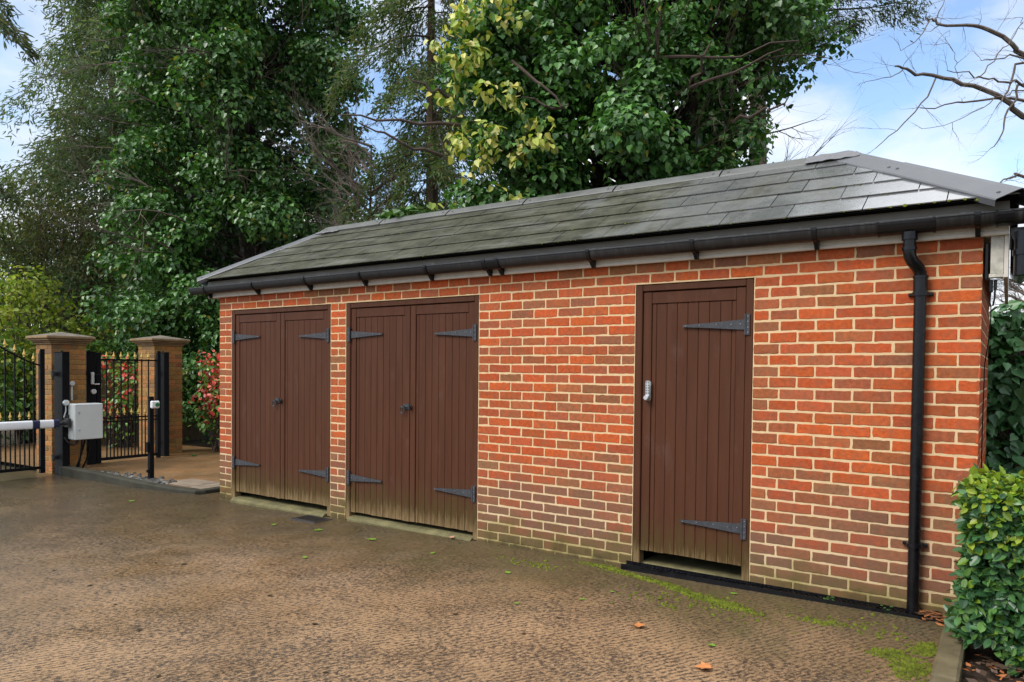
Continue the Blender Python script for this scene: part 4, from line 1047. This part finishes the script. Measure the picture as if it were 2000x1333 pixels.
def twig(mb, p, d, length, r, depth, spread=.6, up=.1, n=4):
    p = np.array(p, float); d = np.array(d, float); d /= np.linalg.norm(d); pts = [p]; seg = 5
    for i in range(seg):
        d = d+rng.normal(0, .13, 3)+np.array([0, 0, up*.1]); d /= np.linalg.norm(d); pts.append(pts[-1]+d*length/seg)
    mb.tube([tuple(q) for q in pts], [r*(1-.7*i/seg) for i in range(seg+1)], n, caps=False)
    if depth > 0:
        for i in range(1, seg+1):
            for _ in range(1 if i < seg else 2):
                if rng.random() < .85:
                    dd = d+rdir(1)[0]*spread; twig(mb, pts[i], dd, length*rng.uniform(.4, .68), r*(1-.7*i/seg)*.75, depth-1, spread, up, 3)
M_ivy = colmat('ivy_leaf', .34, .5, .28); M_fol = colmat('soft_foliage', .55, .35, .42); M_var = colmat('variegated_leaf', .40, .45, .30)
M_bark = mat('brown_bark', (.075, .052, .036), .9, .3, .45, 9, .9, 30, stretch=(1, 1, .35)); M_twig = mat('grey_twig', (.12, .095, .078), .85, .3, .3, 14)
M_darktwig = mat('dark_twig', (.06, .042, .032), .85, .3, .3, 14)
M_darkbark = mat('dark_bark', (.035, .026, .02), .9, .3, .4, 9, .8, 30, stretch=(1, 1, .35))
IVY = [(.056,.148,.031), (.082,.198,.043), (.038,.105,.026), (.115,.245,.060), (.20,.21,.025)]
IVYW = [.34, .28, .22, .12, .04]
def tree_root(name, loc, label, cat='tree', group=None): return empty(name, (loc[0], loc[1], gz(loc[0])), label, cat, group)

def column_clumps(cx, cy, z0, z1, prof, n, rr, rin=.55):
    cs, rs = [], []
    for _ in range(n):
        z = z0+(z1-z0)*rng.random(); R0 = np.interp(z, [p[0] for p in prof], [p[1] for p in prof])
        a = rng.uniform(0, 2*math.pi); q = R0*rng.uniform(rin, 1.0)*rng.uniform(.88, 1.1)
        cs.append((cx+q*math.cos(a), cy+q*math.sin(a), z)); rs.append(rng.uniform(*rr))
    return np.array(cs), np.array(rs)

def boughs(cx, cy, z0, z1, prof, n, m, R1, rr, rin=.7, tier=.55):
    """clumps gathered in drooping tiers, so that hollows stay dark between them"""
    cs, rs = [], []
    for i in range(n):
        z = z0+(z1-z0)*(i+rng.random())/n; R0 = np.interp(z, [p[0] for p in prof], [p[1] for p in prof])
        a = i*2.399+rng.normal(0, .35); q = R0*rng.uniform(rin, 1.0); B = np.array([cx+q*math.cos(a), cy+q*math.sin(a), z]); o = np.array([math.cos(a), math.sin(a), 0])
        k = R1*rng.uniform(.7, 1.25)
        for _ in range(m):
            v = rdir(1)[0]*np.array([1, 1, tier])*k*rng.uniform(.3, 1.0); out = float(v@o)
            cs.append(B+v+np.array([0, 0, -.28*out])); rs.append(rng.uniform(*rr))
    return np.array(cs), np.array(rs)
# --- big ivy-clad tree left of the ridge
tx, ty = -6.3, 4.9
t1 = tree_root('ivy_clad_tree', (tx, ty), 'huge tree smothered in glossy dark ivy left of the shed roof')
cs, rs = boughs(tx, ty, .6, 11.6, [(0,1.8),(2,1.95),(3.5,2.2),(5,2.4),(7,2.45),(9,2.25),(12,1.1)], 140, 14, .72, (.20,.40), .60)
mb = MB()
limb(mb, [(tx,ty,-.2),(tx+.1,ty,3),(tx-.1,ty+.1,6),(tx,ty,9),(tx+.1,ty,11.5)], .38, .06, 10)
for i in rng.choice(len(cs), 150, replace=False):
    c = cs[i]; z = max(.5, c[2]-rng.uniform(.5, 1.4)); limb(mb, [(tx,ty,z), ((tx+c[0])/2,(ty+c[1])/2,(z+c[2])/2-.1), tuple(c)], .05, .012, 5, .05)
mb.build('trunk', M_darkbark, t1)
leaves('crown', *clump_leaves(cs, rs, 720, (.06,.105), IVY, IVYW, inner=.15, cvar=.28), 'heart', M_ivy, t1)
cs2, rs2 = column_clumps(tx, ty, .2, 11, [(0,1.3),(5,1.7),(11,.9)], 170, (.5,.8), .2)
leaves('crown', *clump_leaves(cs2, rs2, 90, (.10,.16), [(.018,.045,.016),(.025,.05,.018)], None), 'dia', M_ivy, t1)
mb = MB()
for _ in range(26):
    a = rng.uniform(-2.6, .5); z = rng.uniform(3.5, 9.5); d = np.array([math.cos(a), math.sin(a), rng.uniform(-.05, .45)])
    twig(mb, (tx+1.9*math.cos(a), ty+1.9*math.sin(a), z), d, rng.uniform(.9, 1.9), .018, 2, .55, .2)
mb.build('bare_twigs', M_twig, t1)

# --- ivy-clad tree right behind the shed, with the yellow variegated ivy on its left flank
tx, ty = 3.25, 4.15
t3 = tree_root('ivy_clad_tree', (tx, ty), 'broad ivy covered tree rising right behind the shed roof with patches of yellow leaves')
cs, rs = boughs(tx, ty, 2.1, 8.0, [(1.5,1.6),(2.6,1.85),(3.5,1.9),(5,1.95),(6.5,1.9),(8.4,1.0)], 92, 13, .58, (.18,.34), .62)
yb = np.array([[c[0]-.02+rng.normal(0,.15), c[1]+.55+rng.normal(0,.12), c[2]+rng.normal(0,.15)] for c in YELLOW_CENTRES for _ in range(3)]); cs = np.concatenate([cs, yb]); rs = np.concatenate([rs, rng.uniform(.18,.3,len(yb))])
keep = ~((cs[:, 1] < 1.95) & (cs[:, 2] < 3.3)); cs, rs = cs[keep], rs[keep]
mb = MB()
limb(mb, [(tx,ty,-.2),(tx,ty,2.5),(tx+.15,ty-.1,4.5),(tx-.1,ty,6.5),(tx,ty,8.2)], .26, .05, 10)
limb(mb, [(tx,ty,2.4),(tx-.5,ty-.3,3.6),(tx-.9,ty-.6,5.2),(tx-1.0,ty-.5,7.2)], .15, .04, 8); limb(mb, [(tx,ty,2.2),(tx+.6,ty-.2,3.8),(tx+1.0,ty-.3,5.5),(tx+1.1,ty,7.5)], .15, .04, 8)
for i in range(0, len(cs), 4):
    c = cs[i]; z = max(1.6, c[2]-rng.uniform(.3, 1.0)); limb(mb, [(tx,ty,z), ((tx+c[0])/2,(ty+c[1])/2,(z+c[2])/2-.1), tuple(c)], .035, .009, 5, .04)
mb.build('trunk', M_darkbark, t3)
leaves('crown', *clump_leaves(cs, rs, 1400, (.045,.088), IVY, [.33,.30,.2,.15,.02], inner=.16, cvar=.22), 'ivy', M_ivy, t3)
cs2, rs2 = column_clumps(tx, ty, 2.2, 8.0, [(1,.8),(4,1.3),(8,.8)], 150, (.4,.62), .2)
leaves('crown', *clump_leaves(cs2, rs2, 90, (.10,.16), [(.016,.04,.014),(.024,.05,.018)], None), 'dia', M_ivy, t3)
VY = [(.52,.50,.11), (.42,.46,.09), (.62,.57,.22), (.28,.38,.07), (.12,.24,.04)]
yc = [[c[0]+rng.normal(0,.09), c[1]+rng.normal(0,.07), c[2]+rng.normal(0,.07), c[3]*rng.uniform(.42,.80)] for c in YELLOW_CENTRES for _ in range(4)]
yc = [c for c in yc if rng.random() < .68]
o = leaves('yellow_ivy', *clump_leaves(np.array([c[:3] for c in yc]), np.array([c[3] for c in yc]), 1000, (.052,.095), VY, [.28,.24,.14,.20,.14], up=.2, droop=1.0, inner=.1), 'heart', M_var, t3)
o['label'] = 'yellow variegated ivy hanging in clumps'
mb = MB()
for _ in range(46):
    a = rng.uniform(-3.1, .4); z = rng.uniform(3.2, 6.2); d = np.array([math.cos(a), math.sin(a), rng.uniform(-.1, .6)])
    twig(mb, (tx+1.5*math.cos(a), ty+1.5*math.sin(a), z), d, rng.uniform(.7, 1.3), .013, 2, .55, .2)
for (p, q, s_) in TWIG_LIMBS: limb(mb, [p, s_, q], .022, .007, 6, .03)
mb.build('bare_twigs', M_darktwig, t3)

# --- feathery conifers
def conifer(name, loc, H, label, R0, nb, cols, leaf=(.16,.30), dens=16, z0=1.2, droop=.35, tr=.18, prof=None, dirs=None, group=None, upb=.15, fine=.05, trunkM=None, wdir=None, hangf=1.0):
    x, y = loc; r = tree_root(name, loc, label, 'tree', group); mb = MB()
    limb(mb, [(x,y,-.2),(x+.05,y,H*.35),(x-.05,y+.05,H*.7),(x,y,H)], tr, .02, 8)
    P, Nn, T = [], [], []
    for i in range(nb):
        z = z0+(H-z0)*(i+rng.random())/nb; f = (z-z0)/(H-z0)
        Rz = R0*(np.interp(f, *zip(*prof)) if prof else (1-f)**.8)*rng.uniform(.6, 1.15)
        a = rng.uniform(0, 2*math.pi) if dirs is None else rng.uniform(*dirs)
        d = np.array([math.cos(a), math.sin(a), 0]); pts = []
        for t in np.linspace(0, 1, 7):
            pts.append(np.array([x, y, z])+d*Rz*t+np.array([0, 0, Rz*(upb*t-droop*t*t)])+rng.normal(0, .05, 3)*t)
        mb.tube([tuple(p) for p in pts], [.028*(1-.8*k/6)*max(.5, Rz/2.5) for k in range(7)], 4, caps=False)
        side = np.array([-d[1], d[0], 0])
        n = int(dens*Rz*6); tt = rng.uniform(.12, 1.0, n)**.8; k = np.minimum((tt*6).astype(int), 5); fr = (tt*6-k)[:, None]
        base = np.array(pts)[k]*(1-fr)+np.array(pts)[k+1]*fr
        sp = rng.normal(0, 1, n)[:, None]*Rz*.16*(1.15-tt)[:, None]; hang = -np.abs(rng.normal(0, 1, n))[:, None]*.22*Rz*.4*hangf
        P.append(base+side*sp+np.array([0, 0, 1])*hang*.6+rng.normal(0, fine, (n, 3)))
        T.append(d*.7+side*np.sign(sp)*.5+np.array([0, 0, -.75])+rng.normal(0, .35, (n, 3))); Nn.append(rng.normal(0, 1, (n, 3))+np.array([0, 0, .8]))
    mb.build('trunk', trunkM or M_bark, r)
    P, Nn, T = map(np.concatenate, (P, Nn, T)); n = len(P)
    leaves('crown', P, Nn, T, rng.uniform(*leaf, n), palette(n, cols, None, .3), 'narrow', M_fol, r, fold=.1, curl=.3)
    return r
GREY = [(.13,.20,.10), (.17,.23,.105), (.10,.155,.085), (.21,.23,.11)]
conifer('feathery_conifer', (-13.6, 5.6), 15, 'tall thin grey green conifer with open drooping sprays against the sky at far left', 3.0, 150, GREY, (.10,.22), 45, 1.0, .42, .17, [(0,.6),(.35,1),(.7,.9),(1,.4)], hangf=3.2, fine=.12)
conifer('feathery_conifer', (-10.6, 6.6), 13.5, 'darker conifer standing against the left side of the ivy clad tree', 2.8, 140, [(.10,.17,.08),(.13,.20,.085),(.075,.12,.06)], (.12,.27), 46, .8, .4, .17, [(0,1),(.4,1),(.75,.8),(1,.3)], hangf=3.2, fine=.12)
conifer('feathery_conifer', (-13.2, .55), 12, 'conifer whose hanging branch tips reach in at the left edge of the picture', 2.7, 46, [(.10,.15,.08),(.13,.17,.09),(.12,.12,.075)], (.12,.27), 26, 4.3, .55, .17, [(0,.9),(.25,1),(.35,.6),(.55,.7),(.7,1.1),(1,.6)])
conifer('cypress_tree', (-.95, 4.75), 10.5, 'cypress with a bare grey brown lower trunk in the gap between the two ivy trees', 1.75, 74, [(.11,.19,.065),(.11,.16,.055),(.14,.14,.055),(.06,.10,.045)], (.06,.14), 80, 3.5, .75, .17, [(0,.45),(.2,.85),(.6,1),(1,.4)], upb=.1, hangf=1.8)
conifer('cedar_tree', (3.0, 10.6), 14.5, 'dark cedar with flat spreading branches behind the ivy tree at the right', 3.3, 26, [(.11,.17,.085),(.09,.12,.058),(.10,.10,.06)], (.06,.14), 80, 7.8, .16, .3, [(0,.8),(.35,1),(.7,.9),(1,.4)], upb=.12, fine=.09, dirs=(-1.1, 1.0))
# thin forked saplings in the gap
def bare(name, loc, label, H, n, r, limbs=None, cat='tree', spread=.6, depth=3, z0=.3):
    root = tree_root(name, loc, label, cat); mb = MB(); x, y = loc
    limb(mb, [(x,y,-.2),(x+.08,y,H*.3),(x-.05,y+.05,H*.65),(x,y,H)], r, r*.25, 7, .02); mb.build('trunk', M_bark, root)
    mb = MB()
    for i in range(n):
        z = H*(z0+(1-z0)*rng.random()); a = rng.uniform(0, 6.28); twig(mb, (x, y, z), (math.cos(a), math.sin(a), .75), H*rng.uniform(.16, .3), r*.45, depth, spread, .25)
    mb.build('branches', M_twig, root); return root
bare('bare_sapling', (-1.75, 4.1), 'thin bare twiggy sapling leaning in the gap left of the cypress trunk', 5.4, 26, .055, depth=3, z0=.35)
bare('bare_tree', (8.2, 42), 'small distant leafless tree above the ivy fence', 6.2, 46, .14, depth=3)

# --- leafless tree to the right, its boughs reaching over the shed end
rt = tree_root('leafless_tree', (9.1, 6.6), 'leafless tree reaching bare grey boughs over the right end of the shed')
mb = MB(); limb(mb, [(9.1,6.6,-.2),(9.05,6.5,2.2),(9.0,6.4,4.5),(8.9,6.2,7)], .16, .05, 9); mb.build('trunk', M_bark, rt)
mb = MB()
for i, pl in enumerate(BRANCHES):
    main = pl[0][0] > 7.5
    if main:
        p = pl[0]; pl = [[9.03, 6.5, max(1.8, p[2]-1.0)], [8.4, (p[1]+6.5)/2+.1, p[2]-.35]]+pl
    r0 = [.020, .008, .007, .007, .024, .010, .007, .010, .014, .012, .012, .009, .007, .004, .006, .014][i]
    limb(mb, pl, r0*1.7 if main else r0, r0*.4, 6, .012 if len(pl) > 3 else .004)
    for k in range(2 if main else 0, len(pl)):
        for _ in range(1): twig(mb, pl[k], np.array(pl[k])-np.array(pl[k-1])+rdir(1)[0]*.55+np.array([-.05, 0, 0]), rng.uniform(.15, .45), .0032, 1, .5, .0, 3)
mb.build('boughs', M_twig, rt)

# --- shrubs and hedges
def shrub(name, label, cents, rads, per, size, cols, w, shape, M, cat='shrub', stems=True, up=.4, droop=.2, flat=.9, group=None, base=None, extra=None):
    cents = np.array(cents, float); c = cents.mean(0) if base is None else np.array(base)
    r = tree_root(name, c, label, cat, group); mb = MB()
    for p in cents: limb(mb, [(c[0]+rng.normal(0,.1), c[1]+rng.normal(0,.1), gz(c[0])-.05), ((c[0]+p[0])/2, (c[1]+p[1])/2, p[2]*.5), tuple(p)], .022, .006, 5, .03)
    mb.build('stems', M_bark, r)
    fol = clump_leaves(cents, np.array(rads), per, size, cols, w, up, droop, flat, .25)
    if extra: fol = [np.concatenate(a) for a in zip(fol, clump_leaves(*extra))]
    leaves('foliage', *fol, shape, M, r)
    return r
def blob(cx, cy, z0, z1, rx, ry, n, rr):
    a = rng.uniform(0, 6.28, n); q = np.sqrt(rng.random(n)); z = rng.uniform(z0, z1, n)
    return np.stack([cx+rx*q*np.cos(a), cy+ry*q*np.sin(a), z], 1), rng.uniform(*rr, n)
c, r_ = blob(-21.5, 6.5, .8, 6.2, 3.0, 4.2, 110, (.7,1.2)); shrub('background_tree', 'broad mid green tree filling the view far behind the drive gate', c, r_, 60, (.16,.30), [(.09,.15,.06),(.13,.19,.07),(.07,.11,.05)], None, 'oval', M_fol, 'tree')
OL = [(.13,.15,.05),(.18,.18,.06),(.10,.12,.05),(.22,.20,.07)]
c, r_ = blob(-13.2, 3.9, .6, 5.6, 1.9, 2.1, 110, (.45,.85)); shrub('olive_shrub', 'tall loose olive green tree behind the drive gate', c, r_, 230, (.10,.20), OL, None, 'narrow', M_fol, 'tree', droop=.6)
c, r_ = blob(-9.9, 1.9, .8, 3.35, 1.0, 1.35, 60, (.35,.55)); shrub('golden_shrub', 'bright yellow green shrub behind the drive gate below the conifers', c, r_, 420, (.07,.13), [(.22,.30,.035),(.30,.36,.04),(.14,.23,.03),(.36,.38,.06)], None, 'oval', M_fol, droop=.35)
c, r_ = blob(-9.2, .3, .2, 1.9, .9, 1.8, 60, (.3,.5)); shrub('laurel_bush', 'glossy green laurel bush seen through the bars of the drive gate', c, r_, 260, (.09,.15), [(.07,.16,.02),(.10,.20,.03),(.045,.11,.02)], None, 'oval', M_ivy)
c, r_ = blob(-8.6, 4.1, .2, 3.0, 1.1, 1.3, 60, (.4,.6)); shrub('ivy_hedge', 'dark ivy hedge rising behind the brown board fence', c, r_, 230, (.075,.12), IVY, IVYW, 'heart', M_ivy, 'hedge')
RED = [(.68,.08,.07),(.75,.17,.12),(.55,.06,.05)]
PH = [(.13,.28,.05),(.19,.35,.06),(.10,.20,.045),(.23,.38,.07)]
c, r_ = blob(-6.7, 2.15, .25, 1.45, .35, .9, 26, (.22,.36)); top = c[c[:, 2] > .6]+rng.normal(0, .1, (int((c[:, 2] > .6).sum()), 3))
shrub('red_tipped_shrub', 'red tipped green shrub seen through the bars of the walk gate', c, r_, 330, (.07,.12), PH, None, 'oval', M_ivy, group='red tipped shrubs', extra=(top, np.full(len(top), .26), 260, (.07,.11), RED, None, .2, -.6))
c, r_ = blob(-4.30, 2.95, .2, 1.48, .48, .42, 40, (.18,.30)); top = c[c[:, 2] > .45]+rng.normal(0, .09, (int((c[:, 2] > .45).sum()), 3))
shrub('red_tipped_shrub', 'red tipped green shrub at the left corner of the shed beside the farther pier', c, r_, 380, (.06,.11), PH, None, 'oval', M_ivy, group='red tipped shrubs', extra=(top, np.full(len(top), .26), 330, (.06,.10), RED, None, .2, -.7))
c, r_ = blob(-5.0, 3.9, .2, 2.6, 1.4, .6, 60, (.3,.5)); shrub('ivy_hedge', 'dark ivy thicket between the farther pier and the shed corner', c, r_, 260, (.07,.115), IVY, IVYW, 'heart', M_ivy, 'hedge')
# ivy on the right fence, big leaves
cs, rs = [], []
for _ in range(90):
    x = rng.uniform(7.0, 10.5); z = rng.uniform(.25, 2.0)
    if _ > 38: x = rng.uniform(7.1, 7.55); z = rng.uniform(.15, 1.95)
    if 7.50 < x < 7.72 and .55 < z < 1.5: continue
    cs.append((x, 2.62, z)); rs.append(rng.uniform(.10, .24))
for x in np.linspace(6.95, 10.6, 26): cs.append((x, 2.72, 1.93+rng.uniform(-.03, .06))); rs.append(rng.uniform(.13, .2))
shrub('climbing_ivy', 'large leaved dark ivy spilling over the weathered board fence', cs, rs, 1200, (.065,.115), [(.04,.12,.04),(.06,.155,.055),(.085,.19,.075)], None, 'ivy', M_ivy, 'ivy', up=.3, droop=.9, flat=1.0, base=(8.0, 2.66, 0))
# clipped hedge in the bed
hr = tree_root('clipped_hedge', (8.0, -.62), 'clipped glossy evergreen hedge in the bed at the right edge', 'hedge')
mb = MB()
for _ in range(70):
    x = rng.uniform(7.42, 8.5); y = rng.uniform(-.78, -.48); limb(mb, [(x,y,.05),(x+rng.normal(0,.04),y+rng.normal(0,.04),.45),(x+rng.normal(0,.08),y+rng.normal(0,.08),.85)], .009, .003, 5, .01)
mb.build('stems', M_bark, hr)
P, Nn, T, S, C = [], [], [], [], []
def face(n, f, nv, young):
    u = rng.random((n, 2)); p = np.array([f(a, b) for a, b in u]); nv = np.array(nv, float)
    dep = np.abs(rng.normal(0, .045, n))[:, None]-.02
    ripple = .025*np.sin(p[:, :1]*9+p[:, 2:]*7)+.02*np.sin(p[:, 1:2]*13)
    P.append(p-nv*(dep+ripple)+rng.normal(0, .012, (n, 3))); Nn.append(nv*.55+np.array([0, 0, .5])+rng.normal(0, .45, (n, 3)))
    T.append(nv*.6+rng.normal(0, .6, (n, 3))+np.array([0, 0, .15])); S.append(rng.uniform(.034, .068, n))
    c = palette(n, [(.044,.125,.040),(.065,.165,.05),(.095,.20,.045),(.030,.085,.032)], None, .25)
    y_ = rng.random(n) < young*np.clip((p[:, 2]-.40)*2.6, .15, 1.2); c[y_] = palette(int(y_.sum()), [(.17,.26,.02),(.25,.32,.03),(.11,.20,.02)], None, .2); C.append(c)
def lower(): return .26+.1*rng.random()
face(6800, lambda a, b: (7.352+1.2*a, -.85, .19+.06*math.sin(a*23)+(.745-.06*math.sin(a*23))*b), (0,-1,0), .30)
face(900, lambda a, b: (7.345+.02*b, -.85+.45*a, .2+.74*b), (-1,0,0), .3)
face(3000, lambda a, b: (7.352+1.2*a, -.40, .27+.67*b), (0,1,0), .3)
face(2600, lambda a, b: (7.35+1.2*a, -.84+.44*b, .945), (0,0,1), .62)
face(500, lambda a, b: (7.355+1.2*a, -.85+.04*b, .92+.03*b), (0,-.7,.7), .8)
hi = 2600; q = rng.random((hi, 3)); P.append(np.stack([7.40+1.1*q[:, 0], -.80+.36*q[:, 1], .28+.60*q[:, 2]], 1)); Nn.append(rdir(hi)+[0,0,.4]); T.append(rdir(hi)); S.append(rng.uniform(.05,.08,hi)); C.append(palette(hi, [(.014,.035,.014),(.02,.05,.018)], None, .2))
n = 150; x = rng.uniform(7.35, 8.3, n); y = rng.uniform(-.85, -.42, n)
Pp = np.repeat(np.stack([x, y, np.full(n, .945)+rng.uniform(0, .03, n)], 1), 5, 0); m5 = len(Pp)
P.append(Pp+rng.normal(0, .006, (m5, 3))); Nn.append(rng.normal(0, 1, (m5, 3))); T.append(np.array([0, 0, 1])+rng.normal(0, .45, (m5, 3))); S.append(rng.uniform(.03, .055, m5)); C.append(palette(m5, [(.20,.30,.02),(.28,.36,.04),(.14,.24,.02)], None, .2))
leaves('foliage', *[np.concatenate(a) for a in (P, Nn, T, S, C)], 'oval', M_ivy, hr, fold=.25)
# sprig of ivy creeping over the ridge
cs = [(1.55,1.02,3.17),(1.75,.98,3.19),(1.95,.95,3.20),(2.1,1.0,3.22),(1.35,1.05,3.14),(2.25,1.05,3.2)]
shrub('ivy_sprig', 'sprig of pale green ivy creeping over the left part of the ridge', cs, [.08,.10,.11,.09,.07,.07], 2600, (.06,.11), [(.10,.20,.06),(.16,.27,.09),(.06,.13,.04)], None, 'ivy', M_ivy, 'ivy', base=(1.7,2.3,0))
# weeds by the drain and below the farther pier
def weed(x, y, label, n=26, s=.03):
    mbP = np.array([[x, y, gz(x)+.012]])+rng.normal(0, .022, (n, 3))*[1.4, .8, .5]; mbP[:, 2] = np.maximum(mbP[:, 2], gz(x)+.004)
    o = leaves('weed', mbP, rng.normal(0, .5, (n, 3))+[0, 0, 1], rng.normal(0, 1, (n, 3))+[0, 0, .3], rng.uniform(.6*s, s, n), palette(n, [(.06,.14,.03),(.09,.19,.04)], None, .2), 'oval', M_fol); tag(o, label, 'weed', 'weeds')
weed(6.60, -.07, 'tuft of small green weed in the drain strip left of the downpipe'); weed(6.92, -.085, 'small green weed right at the left foot of the downpipe', 20)
weed(-4.05, 2.2, 'patch of green weed on the path below the red tipped shrub at the shed corner', 60, .07)
